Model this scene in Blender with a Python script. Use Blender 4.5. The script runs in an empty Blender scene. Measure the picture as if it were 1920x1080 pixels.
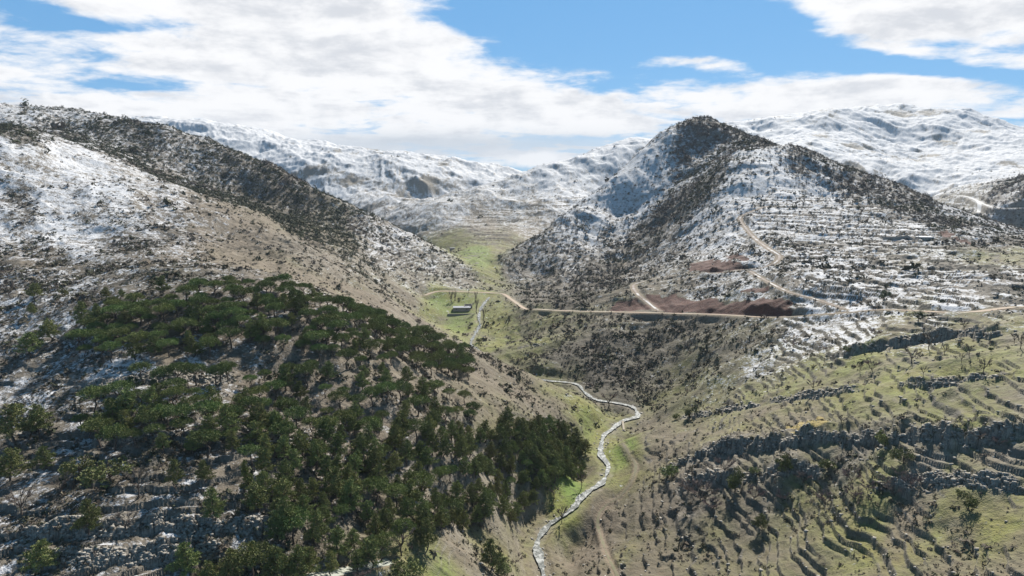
import bpy, math, random
import numpy as np

# ------------------------------------------------------------------ camera, sky, sun, exposure
SC = bpy.context.scene
CAM_Z = 160.0
F_PX = 1280.0                       # focal length in pixels of the 1920 wide photograph
V_HOR = 340.0
PITCH = math.atan((540.0 - V_HOR) / F_PX)
CP, SP = math.cos(PITCH), math.sin(PITCH)
cam = bpy.data.cameras.new('camera'); cam.sensor_width = 36.0; cam.lens = 24.0
cam.clip_start = 1.0; cam.clip_end = 40000.0
cam_o = bpy.data.objects.new('camera', cam); SC.collection.objects.link(cam_o)
cam_o.location = (0, 0, CAM_Z); cam_o.rotation_euler = (math.pi / 2 - PITCH, 0, 0)
SC.camera = cam_o

SUN_EL, SUN_AZ = math.radians(40.0), math.radians(22.0)      # azimuth measured from +Y towards +X
sun = bpy.data.lights.new('sun', 'SUN'); sun.energy = 4.5; sun.angle = math.radians(0.5)
sun.color = (1.0, 0.945, 0.86)
sun_o = bpy.data.objects.new('sun', sun); SC.collection.objects.link(sun_o)
sun_o.rotation_euler = (math.pi / 2 - SUN_EL, 0, math.pi - SUN_AZ)
sun_o.location = (200, 300, 500)

W = bpy.data.worlds.new('World'); SC.world = W; W.use_nodes = True
nt = W.node_tree; nt.nodes.clear()
def wn(kind, **kw):
    n = nt.nodes.new(kind)
    for k, v in kw.items(): setattr(n, k, v)
    return n
def wl(a, b): nt.links.new(a, b)
def wmath(op, a, b=None, c=None, clamp=False):
    n = wn('ShaderNodeMath', operation=op); n.use_clamp = clamp
    for i, x in enumerate((a, b, c)):
        if x is None: continue
        if isinstance(x, (int, float)): n.inputs[i].default_value = x
        else: wl(x, n.inputs[i])
    return n.outputs[0]
SKY_STRENGTH = 0.12
sky = wn('ShaderNodeTexSky', sky_type='NISHITA'); sky.sun_disc = False
sky.sun_elevation = SUN_EL; sky.sun_rotation = SUN_AZ
sky.altitude = 1200; sky.air_density = 1.0; sky.dust_density = 0.6; sky.ozone_density = 1.5
tc = wn('ShaderNodeTexCoord')
sep = wn('ShaderNodeSeparateXYZ'); wl(tc.outputs['Generated'], sep.inputs[0])
dx, dy, dz = sep.outputs[0], sep.outputs[1], sep.outputs[2]
# a cloud sheet at one altitude: position on it = direction / height
zc = wmath('MAXIMUM', wmath('ADD', dz, 0.10), 0.03)
px_, py_ = wmath('DIVIDE', dx, zc), wmath('DIVIDE', dy, zc)
comb = wn('ShaderNodeCombineXYZ'); wl(px_, comb.inputs[0]); wl(py_, comb.inputs[1])
def wnoise(scale, detail, rough, off=(0, 0, 0), dist=0.0, src=None):
    m = wn('ShaderNodeMapping'); wl(src or comb.outputs[0], m.inputs[0]); m.inputs['Location'].default_value = off
    n = wn('ShaderNodeTexNoise'); n.inputs['Scale'].default_value = scale; n.inputs['Detail'].default_value = detail
    n.inputs['Roughness'].default_value = rough; n.inputs['Distortion'].default_value = dist
    wl(m.outputs[0], n.inputs['Vector']); return n.outputs[0]
# compass tangents of a direction: a = how far round from straight up the valley, e = how steeply up
dyc = wmath('MAXIMUM', dy, 0.05)
az, el = wmath('DIVIDE', dx, dyc), wmath('DIVIDE', dz, dyc)
def blob(a0, e0, ra, re, amp, tilt=0.0):
    """a soft elliptical bank centred on a compass direction"""
    da = wmath('SUBTRACT', az, a0)
    de = wmath('SUBTRACT', wmath('SUBTRACT', el, e0), wmath('MULTIPLY', da, tilt))
    q = wmath('ADD', wmath('POWER', wmath('DIVIDE', da, ra), 2.0), wmath('POWER', wmath('DIVIDE', de, re), 2.0))
    return wmath('MULTIPLY', wmath('EXPONENT', wmath('MULTIPLY', q, -1.0)), amp)
WORLD_BLOBS = [  # a0, e0, ra, re, amp, tilt
    (-0.36, 0.20, 0.36, 0.20, 0.42, -0.10),
    (-0.02, 0.12, 0.28, 0.060, 0.26, -0.35),
    (0.145, 0.225, 0.24, 0.072, -0.85, -0.05),
    (0.33, 0.20, 0.09, 0.03, -0.25, 0.0),
    (0.62, 0.243, 0.25, 0.052, 0.85, 0.03),
    (0.45, 0.120, 0.42, 0.036, 0.42, 0.04),
    (0.52, 0.163, 0.26, 0.013, -0.55, -0.09),
    (0.275, 0.168, 0.085, 0.017, 0.56, 0.0),
    (-0.68, 0.235, 0.13, 0.020, -0.36, -0.20),
    (-0.50, 0.215, 0.16, 0.014, -0.27, 0.0),
    (-0.52, 0.135, 0.20, 0.016, -0.24, 0.0),
    (0.12, 0.062, 0.12, 0.012, -0.30, 0.0),
]
SUN_OFF = (-0.30 * math.sin(SUN_AZ), -0.30 * math.cos(SUN_AZ), 0)
def cloud_density(off):
    o = lambda *b: tuple(b[i] + off[i] for i in range(3))
    b1 = wnoise(0.80, 9.0, 0.58, o(3.1, 7.7, 0), 0.35); f1 = wnoise(3.6, 6.0, 0.62, o(1.3, 0.4, 2.0), 0.3)
    return wmath('SUBTRACT', wmath('ADD', wmath('MULTIPLY', b1, 1.35), wmath('MULTIPLY', f1, 0.55)), 0.91)
d_here = cloud_density((0, 0, 0)); d_sun = cloud_density(SUN_OFF)
puffm = wn('ShaderNodeMapping'); wl(tc.outputs['Generated'], puffm.inputs[0]); puffm.inputs['Scale'].default_value = (1, 1, 2.4)
puff = wmath('SUBTRACT', wnoise(9.0, 9.0, 0.62, (0, 0, 0), 0.2, puffm.outputs[0]), 0.5); puff_s = wmath('SUBTRACT', wnoise(9.0, 9.0, 0.62, (0.012, 0.0, 0.035), 0.2, puffm.outputs[0]), 0.5)
dens = wmath('ADD', d_here, wmath('MULTIPLY', puff, 0.55))
for b in WORLD_BLOBS: dens = wmath('ADD', dens, blob(*b))
dens = wmath('SUBTRACT', dens, wmath('ADD', wmath('MULTIPLY', wmath('MAXIMUM', wmath('SUBTRACT', dz, 0.34), 0.0), 1.8), wmath('MULTIPLY', wmath('MAXIMUM', wmath('MULTIPLY', dy, -1.0), 0.0), 0.6)))     # cloud thinned overhead and behind the camera to lower the fill light
cover = wn('ShaderNodeMapRange'); cover.interpolation_type = 'SMOOTHSTEP'
wl(dens, cover.inputs[0]); cover.inputs[1].default_value = 0.0; cover.inputs[2].default_value = 0.27
# lit side and shaded side of each billow, from how much cloud stands between it and the sun
relief_ = wmath('ADD', wmath('ADD', wmath('MULTIPLY', wmath('SUBTRACT', d_here, d_sun), 0.55), wmath('MULTIPLY', wmath('SUBTRACT', puff_s, puff), 1.3)), wmath('MULTIPLY', dens, 0.42))
shade = wn('ShaderNodeMapRange'); shade.interpolation_type = 'SMOOTHSTEP'
wl(relief_, shade.inputs[0]); shade.inputs[1].default_value = 0.02; shade.inputs[2].default_value = 0.52
CB = 0.53 / SKY_STRENGTH
ramp = wn('ShaderNodeMix', data_type='RGBA'); wl(shade.outputs[0], ramp.inputs[0])
ramp.inputs[6].default_value = (1.0 * CB, 1.0 * CB, 1.01 * CB, 1); ramp.inputs[7].default_value = (0.70 * CB, 0.725 * CB, 0.775 * CB, 1)
# low grey stratus band over the far saddle
low = blob(-0.10, 0.052, 0.34, 0.016, 0.75, 0.0)
r2 = wn('ShaderNodeMix', data_type='RGBA'); wl(wmath('MULTIPLY', low, 1.0, clamp=True), r2.inputs[0]); wl(ramp.outputs[2], r2.inputs[6])
r2.inputs[7].default_value = (0.53 * CB, 0.60 * CB, 0.68 * CB, 1)
puffs = wmath('MULTIPLY', wmath('ADD', blob(0.035, 0.030, 0.035, 0.013, 1.6), blob(-0.05, 0.026, 0.05, 0.007, 1.3)), wmath('ADD', 0.75, wmath('MULTIPLY', puff, 2.0)))   # bright fog lying on the saddle
fogf = wn('ShaderNodeMapRange'); fogf.interpolation_type = 'SMOOTHSTEP'; wl(puffs, fogf.inputs[0]); fogf.inputs[1].default_value = 0.25; fogf.inputs[2].default_value = 0.75
r3 = wn('ShaderNodeMix', data_type='RGBA'); wl(fogf.outputs[0], r3.inputs[0]); wl(r2.outputs[2], r3.inputs[6]); r3.inputs[7].default_value = (0.96 * CB, 0.97 * CB, 0.99 * CB, 1); r2 = r3
skyt = wn('ShaderNodeMix', data_type='RGBA'); skyt.inputs[0].default_value = 0.8
sk2 = wn('ShaderNodeMix', data_type='RGBA', blend_type='MULTIPLY'); sk2.inputs[0].default_value = 1.0
wl(sky.outputs[0], sk2.inputs[6]); sk2.inputs[7].default_value = (0.46, 0.60, 0.70, 1)
wl(sk2.outputs[2], skyt.inputs[6]); skyt.inputs[7].default_value = (0.066 / SKY_STRENGTH, 0.195 / SKY_STRENGTH, 0.365 / SKY_STRENGTH, 1)   # deep clear blue above the haze
mixc = wn('ShaderNodeMix', data_type='RGBA')
wl(wmath('MAXIMUM', fogf.outputs[0], wmath('MAXIMUM', cover.outputs[0], wmath('MULTIPLY', low, 1.1, clamp=True))), mixc.inputs[0])
wl(skyt.outputs[2], mixc.inputs[6]); wl(r2.outputs[2], mixc.inputs[7])
# below the horizon there is only dim ground
gnd = wn('ShaderNodeMix', data_type='RGBA'); wl(wmath('GREATER_THAN', wmath('MULTIPLY', dz, -1.0), 0.02), gnd.inputs[0]); wl(mixc.outputs[2], gnd.inputs[6]); gnd.inputs[7].default_value = (0.16 / SKY_STRENGTH, 0.16 / SKY_STRENGTH, 0.15 / SKY_STRENGTH, 1); mixc = gnd
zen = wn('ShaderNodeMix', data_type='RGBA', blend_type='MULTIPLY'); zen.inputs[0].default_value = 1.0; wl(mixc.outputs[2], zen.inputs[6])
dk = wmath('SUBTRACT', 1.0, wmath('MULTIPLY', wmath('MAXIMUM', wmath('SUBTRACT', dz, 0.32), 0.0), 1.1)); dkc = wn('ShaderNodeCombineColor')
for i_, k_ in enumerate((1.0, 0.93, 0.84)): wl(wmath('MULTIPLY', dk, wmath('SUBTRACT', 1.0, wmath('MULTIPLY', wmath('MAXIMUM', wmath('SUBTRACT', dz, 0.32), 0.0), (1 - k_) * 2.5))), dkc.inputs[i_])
wl(dkc.outputs[0], zen.inputs[7]); mixc = zen                                          # unseen upper sky dimmed, its blue cut most, for weaker and more neutral fill
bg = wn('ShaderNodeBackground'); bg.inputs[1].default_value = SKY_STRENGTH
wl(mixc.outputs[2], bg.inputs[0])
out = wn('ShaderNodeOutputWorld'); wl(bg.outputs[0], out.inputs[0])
W.cycles.sampling_method = 'MANUAL'; W.cycles.sample_map_resolution = 512

vs = SC.view_settings; vs.view_transform = 'Standard'; vs.look = 'None'; vs.gamma = 1.0; vs.use_curve_mapping = False
vs.exposure = 0.95
SC.render.engine = 'CYCLES'
cy = SC.cycles; cy.max_bounces = 4; cy.diffuse_bounces = 2; cy.glossy_bounces = 1; cy.transmission_bounces = 1
cy.transparent_max_bounces = 4; cy.volume_bounces = 0; cy.use_denoising = True; cy.denoiser = 'OPENIMAGEDENOISE'; cy.denoising_input_passes = 'RGB_ALBEDO_NORMAL'; cy.denoising_prefilter = 'ACCURATE'; cy.use_adaptive_sampling = False
NCOL_IN, NROW_A, NROW_B, NROW_C = 1400, 660, 580, 340

# ------------------------------------------------------------------ numeric helpers
f32 = np.float32
def _hash(ix, iy, seed):
    h = (ix.astype(np.int64) * 374761393 + iy.astype(np.int64) * 668265263 + seed * 2147483647) & 0xffffffff
    h = ((h ^ (h >> 13)) * 1274126177) & 0xffffffff
    return (h ^ (h >> 16)) & 0xffffffff
def noise2(x, y, seed=0):
    """gradient noise, roughly -1..1"""
    x0 = np.floor(x); y0 = np.floor(y); fx = (x - x0).astype(f32); fy = (y - y0).astype(f32)
    ix = x0.astype(np.int32); iy = y0.astype(np.int32)
    u = fx * fx * fx * (fx * (fx * 6 - 15) + 10); v = fy * fy * fy * (fy * (fy * 6 - 15) + 10)
    def g(ax, ay, ddx, ddy):
        a = _hash(ix + ax, iy + ay, seed).astype(f32) * f32(2 * math.pi / 4294967296.0)
        return np.cos(a) * ddx + np.sin(a) * ddy
    n00 = g(0, 0, fx, fy); n10 = g(1, 0, fx - 1, fy); n01 = g(0, 1, fx, fy - 1); n11 = g(1, 1, fx - 1, fy - 1)
    a = n00 + u * (n10 - n00); b = n01 + u * (n11 - n01)
    return (a + v * (b - a)) * f32(1.5)
def fbm(x, y, lam, octv, gain=0.5, seed=0, ridged=False):
    s = 0; a = 1.0; t = 0.0
    for o in range(octv):
        n = noise2(x / lam, y / lam, seed + o * 17)
        s = s + a * ((1 - 2 * np.abs(n)) if ridged else n); t += a
        a *= gain; lam *= 0.5
    return s / t
def sstep(a, b, x):
    t = np.clip((x - a) / (b - a), 0, 1); return t * t * (3 - 2 * t)

def slope_of(v):           # dz/dY of the ray through picture row v
    k = (v - 540.0); return -(k * CP + F_PX * SP) / (F_PX * CP - k * SP)
def s_of(u, v):            # X/Y of the ray through (u, v)
    k = (v - 540.0); return (u - 960.0) / (F_PX * CP - k * SP)
def at(u, v, Y):
    return (s_of(u, v) * Y, Y, CAM_Z + slope_of(v) * Y)

# ------------------------------------------------------------------ survey points of the valley: sight line (u, v) and distance Y up the valley
SURVEY = """
1010 1070 234|1000 1000 258|1110 900 307|1140 840 343|1190 790 380|1140 765 402|1080 725 447|960 706 474|1015 722 456|890 640 557|895 600 637|930 548 745
930 520 850|900 490 1000|870 470 1150|905 478 1100|820 465 1300
0 1080 140|0 940 165|0 800 205|0 680 255|0 560 330|0 500 400|150 1000 150|150 700 232|300 1070 148|300 900 168|150 850 185
250 560 292|440 525 305|560 540 315|650 575 330|740 620 345|330 700 226|480 720 232|600 700 245|800 760 262|1000 800 318|1085 865 318
900 900 242|750 900 208|600 900 188|450 1000 158|540 1040 156|720 1040 172|900 1040 206|980 920 271|1050 930 280|820 690 320
870 645 400|905 661 398|932 676 394|960 690 390|1000 707 387|1025 717 386|1050 728 384|1105 762 376|1000 760 340|940 720 350|1150 830 336
0 380 520|0 265 620|120 300 640|300 352 640|450 405 640|560 445 650|680 497 670|770 550 680|300 440 500|150 430 500|450 470 520|600 490 540|700 545 560|750 570 600
400 500 380|250 500 390|600 545 420|720 600 430|800 640 440
0 206 1180|-60 206 1200|90 209 1130|170 213 1115|240 228 1105|330 255 1095|450 298 1050|560 345 1000|650 385 960|750 430 920|850 488 870|925 533 815
120 265 800|300 330 820|450 380 820|600 430 800|700 470 780|820 520 770|0 235 900|200 240 1000|400 330 930|550 390 900
800 560 700|830 545 720|870 545 735|800 600 640|850 620 610|830 590 660
1000 578 625|1100 586 580|1200 588 545|1330 592 490|1450 593 430|1650 585 368|1900 578 318
960 600 620|980 640 560|1050 620 545|1000 690 470|1100 680 470|1200 680 465|1150 745 414|1250 725 425|1220 770 388
1350 650 425|1500 640 372|1500 700 325|1700 650 300|1900 620 275|1350 720 370|1300 780 345|1500 760 280|1700 720 250|1900 700 225|1200 820 330
1300 800 330|1450 810 265|1600 790 240|1750 770 222|1900 770 202|1300 870 268|1500 850 236|1700 840 206|1900 850 184
1060 880 303|1020 860 296|940 940 250|960 1000 233|850 1000 199|850 960 218|1150 900 296|1300 950 242|1500 920 222|1700 920 192|1900 930 172|1150 1040 226|1300 1050 212|1500 1050 187|1700 1050 165|1900 1060 146|1080 1060 230
1320 221 1260|1296 233 1258|1345 231 1250|1372 241 1220|1260 245 1250|1210 275 1220|1150 330 1150|1100 370 1090|1050 405 1040|1000 445 980|955 490 910|935 525 850
1420 262 1150|1520 292 1060|1620 325 990|1700 352 930|1790 390 870|1860 418 800|1925 445 720
1400 300 960|1330 330 980|1280 380 960|1240 430 930|1200 490 840|1120 480 900|1040 520 830|990 560 720|1060 560 650
1250 330 1090|1150 405 1350|1100 430 1280|1050 460 1220|1010 480 1150|975 492 1040|1180 400 1040|1100 440 980|1320 280 1150
1320 400 860|1400 400 800|1550 360 900|1550 420 720|1700 430 640|1850 470 560|1400 470 640|1560 480 580|1720 490 500|1900 520 400
1350 510 590|1250 510 690|1190 540 610|1250 570 560|1450 520 500|1500 550 440|1700 540 410|1850 545 360|1330 560 520
250 222 2700|330 229 2750|400 230 2650|470 243 2600|560 265 2550|640 276 2500|720 288 2450|800 296 2400|870 305 2350|930 316 2300|985 326 2200
330 250 2300|500 300 2100|640 320 2000|800 340 1950|700 372 1750|780 395 1500|850 430 1380
1200 262 2000|1140 284 2100|1080 310 2150|1000 332 2150|1080 330 1700|960 365 1600|1000 400 1450|900 400 1480|1180 268 1900|1140 280 1850|1090 294 1800|1040 306 1760|985 328 1700|920 348 1650|850 366 1600|780 384 1560|1040 328 2020|960 356 1950|880 380 1900|800 398 1850|960 440 1250|1050 380 1500|880 455 1250
1395 240 3100|1440 232 3150|1490 222 3200|1545 207 3200|1590 210 3400|1640 200 3500|1685 196 3500|1740 206 3500|1800 210 3300|1860 220 3380|1925 240 3360|1990 255 3300|1420 250 3110
1500 260 2800|1600 280 2600|1700 260 3000|1650 330 2100|1750 300 2600|1800 340 2000|1900 290 2500|1900 340 1700|1780 358 1700|1830 380 1450|1900 400 1300|1850 330 2100
"""
pts = []
for ln in SURVEY.strip().split('\n'):
    for p in ln.split('|'):
        u, v, Y = map(float, p.split()); pts.append(at(u, v, Y))
# ground the picture does not show: behind ridges and outside the frame (X, Y, Z)
pts += [(-900, 1900, 110), (-1500, 2100, 150), (-500, 1700, 10), (-250, 1300, -30), (-250, 1080, -10), (-700, 1400, 70), (-1200, 1700, 120),
        (420, 1600, 60), (300, 1450, 55), (700, 1500, 40), (900, 1250, 10), (650, 1200, 60), (1100, 1900, 40), (60, 2600, 60), (200, 3000, 60),
        (-1500, 3600, 250), (-800, 3600, 180), (-200, 3800, 110), (400, 4200, 160), (1200, 5000, 330), (2200, 5000, 380), (3200, 5000, 330), (4500, 4000, 260),
        (-3000, 3000, 300), (-2600, 1600, 260), (-1500, 800, 200), (-900, 500, 120), (-500, 250, 95), (-350, 120, 85), (-120, 80, 70), (0, 90, 55), (90, 90, 60), (250, 90, 95),
        (500, 250, 110), (800, 450, 130), (1200, 700, 130), (1800, 1100, 120), (2600, 1800, 150), (-3500, 6500, 250), (0, 6500, 180), (3500, 6500, 350), (6500, 6500, 250), (-6500, 6500, 250), (-4000, 4500, 300)]
PTS = np.array(pts)
def tps_solve(P, z, lam=2e-5):
    n = len(P); d2 = ((P[:, None, :] - P[None, :, :]) ** 2).sum(-1)
    K = np.where(d2 > 0, 0.5 * d2 * np.log(d2 + 1e-20), 0) + lam * np.eye(n)
    A = np.zeros((n + 3, n + 3)); A[:n, :n] = K; A[:n, n] = 1; A[:n, n + 1:] = P; A[n, :n] = 1; A[n + 1:, :n] = P.T
    return np.linalg.solve(A, np.r_[z, 0, 0, 0])
def tps_eval(P, w, Q):
    n = len(P); o = np.empty(len(Q))
    for i in range(0, len(Q), 20000):
        q = Q[i:i + 20000]; d2 = ((q[:, None, :] - P[None, :, :]) ** 2).sum(-1)
        o[i:i + 20000] = (0.5 * d2 * np.log(d2 + 1e-20)) @ w[:n] + w[n] + q @ w[n + 1:]
    return o

# fan-shaped grid: columns of constant X/Y, rows of constant Y, both spaced for even detail as the ground recedes
S_IN = np.linspace(-0.86, 0.86, NCOL_IN)
S_OUT = 0.86 + np.cumsum(np.geomspace(0.002, 0.03, 60))
S_AX = np.r_[-S_OUT[::-1], S_IN, S_OUT]
T_AX = np.r_[np.linspace(math.log(75), math.log(420), NROW_A, endpoint=False), np.linspace(math.log(420), math.log(1500), NROW_B, endpoint=False),
             np.linspace(math.log(1500), math.log(4200), NROW_C, endpoint=False), np.linspace(math.log(4200), math.log(9000), 40)]
NR, NC = len(T_AX), len(S_AX)
Y_AX = np.exp(T_AX)
XX = (S_AX[None, :] * Y_AX[:, None]); YY = np.repeat(Y_AX[:, None], NC, 1)

VALLEYS = [(-70, 1230, 150, 260), (-50, 690, 70, 110)]       # flat green floors
def relief(x, y):
    """rough natural relief: wavelengths grow with the size of the hills"""
    wx = x + 18 * noise2(x / 90, y / 90, 91); wy = y + 18 * noise2(x / 90, y / 90, 92)
    z = 0
    for k, (lam, amp, y0) in enumerate([(700, 34, 2400), (340, 17, 1700), (170, 8.0, 950), (85, 4.8, 520), (42, 2.6, 280), (21, 1.25, 130), (10, 0.6, 60)]):
        n = noise2(wx / lam, wy / lam, 5 + k)
        r = 0.62 * (1 - 2.4 * np.abs(n)) + 0.5 * n
        z = z + amp * sstep(y0 * 0.45, y0 * 1.35, y) * r
    return z * (1 - 0.85 * sum(np.exp(-((x - a) / r1) ** 2 - ((y - c) / r2) ** 2) for a, c, r1, r2 in VALLEYS))
def to_st(x, y): return np.stack([x / y, np.log(y)], -1)
P_ST = to_st(PTS[:, 0], PTS[:, 1])
WTS = tps_solve(P_ST, PTS[:, 2] - relief(PTS[:, 0], PTS[:, 1]))
def coarse_to_fine(fn, step=5):
    r = np.unique(np.r_[np.arange(0, NR, step), NR - 1]); c = np.unique(np.r_[np.arange(0, NC, step), NC - 1])
    ss, tt = np.meshgrid(S_AX[c], T_AX[r]); Z = fn(ss.ravel(), tt.ravel())
    Z = Z.reshape(len(r), len(c), -1)
    ri = np.interp(np.arange(NR), r, np.arange(len(r))); ci = np.interp(np.arange(NC), c, np.arange(len(c)))
    r0 = np.minimum(ri.astype(int), len(r) - 2); c0 = np.minimum(ci.astype(int), len(c) - 2)
    fr = (ri - r0)[:, None, None]; fc = (ci - c0)[None, :, None]
    A = Z[r0] * (1 - fr) + Z[r0 + 1] * fr
    return (A[:, c0] * (1 - fc) + A[:, c0 + 1] * fc).astype(f32)
BASE = coarse_to_fine(lambda s, t: tps_eval(P_ST, WTS, np.stack([s, t], -1)))[:, :, 0]
RIDX = np.arange(NR)
def samp(G, x, y):
    """bilinear look-up of a grid quantity at world (x, y)"""
    y = np.clip(y, Y_AX[0], Y_AX[-1] * 0.999); ri = np.interp(np.log(y), T_AX, RIDX); ci = np.interp(x / y, S_AX, np.arange(NC))
    r0 = np.minimum(ri.astype(int), NR - 2); c0 = np.minimum(ci.astype(int), NC - 2); fr = ri - r0; fc = ci - c0
    return (G[r0, c0] * (1 - fr) * (1 - fc) + G[r0 + 1, c0] * fr * (1 - fc) + G[r0, c0 + 1] * (1 - fr) * fc + G[r0 + 1, c0 + 1] * fr * fc)
def hit(G, u, v, ymin=80.0):
    """where the sight line through (u, v) meets the ground"""
    s = s_of(u, v); m = slope_of(v); ci = float(np.interp(s, S_AX, np.arange(NC))); c0 = min(int(ci), NC - 2); f = ci - c0
    col = G[:, c0] * (1 - f) + G[:, c0 + 1] * f
    d = col - (CAM_Z + m * Y_AX); ok = np.nonzero((d[1:] >= 0) & (d[:-1] < 0) & (Y_AX[1:] > ymin))[0]
    if len(ok) == 0: return None
    i = ok[0]; k = d[i] / (d[i] - d[i + 1]); Y = Y_AX[i] + k * (Y_AX[i + 1] - Y_AX[i])
    return (s * Y, Y, float(CAM_Z + m * Y))
def poly_hit(G, px, smooth=8, lift=0.0):
    """sight-line polyline -> smooth ground polyline (n,3)"""
    P = np.array([p for p in (hit(G, *q) for q in px) if p is not None])
    return spline(P, smooth)
def spline(P, n):
    P = np.asarray(P, float); Q = np.vstack([2 * P[0] - P[1], P, 2 * P[-1] - P[-2]]); o = []
    for i in range(1, len(Q) - 2):
        for t in np.arange(n) / n:
            a, b, c, d = Q[i - 1:i + 3]
            o.append(0.5 * (2 * b + (c - a) * t + (2 * a - 5 * b + 4 * c - d) * t * t + (3 * b - a - 3 * c + d) * t ** 3))
    o.append(P[-1]); return np.array(o)
def near_line(L, rad):
    """for grid points within rad of the polyline L: index arrays, signed distance, parameter index"""
    x0, x1, y0, y1 = L[:, 0].min() - rad, L[:, 0].max() + rad, L[:, 1].min() - rad, L[:, 1].max() + rad
    r = np.nonzero((Y_AX >= y0) & (Y_AX <= y1))[0]
    if len(r) == 0: return None
    sub = np.s_[r[0]:r[-1] + 1]; X = XX[sub]; Yg = YY[sub]
    m = (X >= x0) & (X <= x1); rr, cc = np.nonzero(m); q = np.stack([X[m], Yg[m]], -1)
    best = np.full(len(q), 1e9); sd = np.zeros(len(q)); par = np.zeros(len(q))
    for i in range(len(L) - 1):
        a, b = L[i, :2], L[i + 1, :2]; ab = b - a; l2 = (ab ** 2).sum() + 1e-9
        near = np.nonzero((q[:, 0] > min(a[0], b[0]) - rad) & (q[:, 0] < max(a[0], b[0]) + rad) & (q[:, 1] > min(a[1], b[1]) - rad) & (q[:, 1] < max(a[1], b[1]) + rad))[0]
        if len(near) == 0: continue
        qq = q[near] - a; t = np.clip((qq @ ab) / l2, 0, 1); dd = qq - t[:, None] * ab; d = np.hypot(dd[:, 0], dd[:, 1])
        cr = ab[0] * qq[:, 1] - ab[1] * qq[:, 0]
        up = d < best[near]; k = near[up]; best[k] = d[up]; sd[k] = np.sign(cr[up]) * d[up]; par[k] = i + t[up]
    k = best < rad
    return rr[k] + r[0], cc[k], sd[k], par[k]

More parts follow.
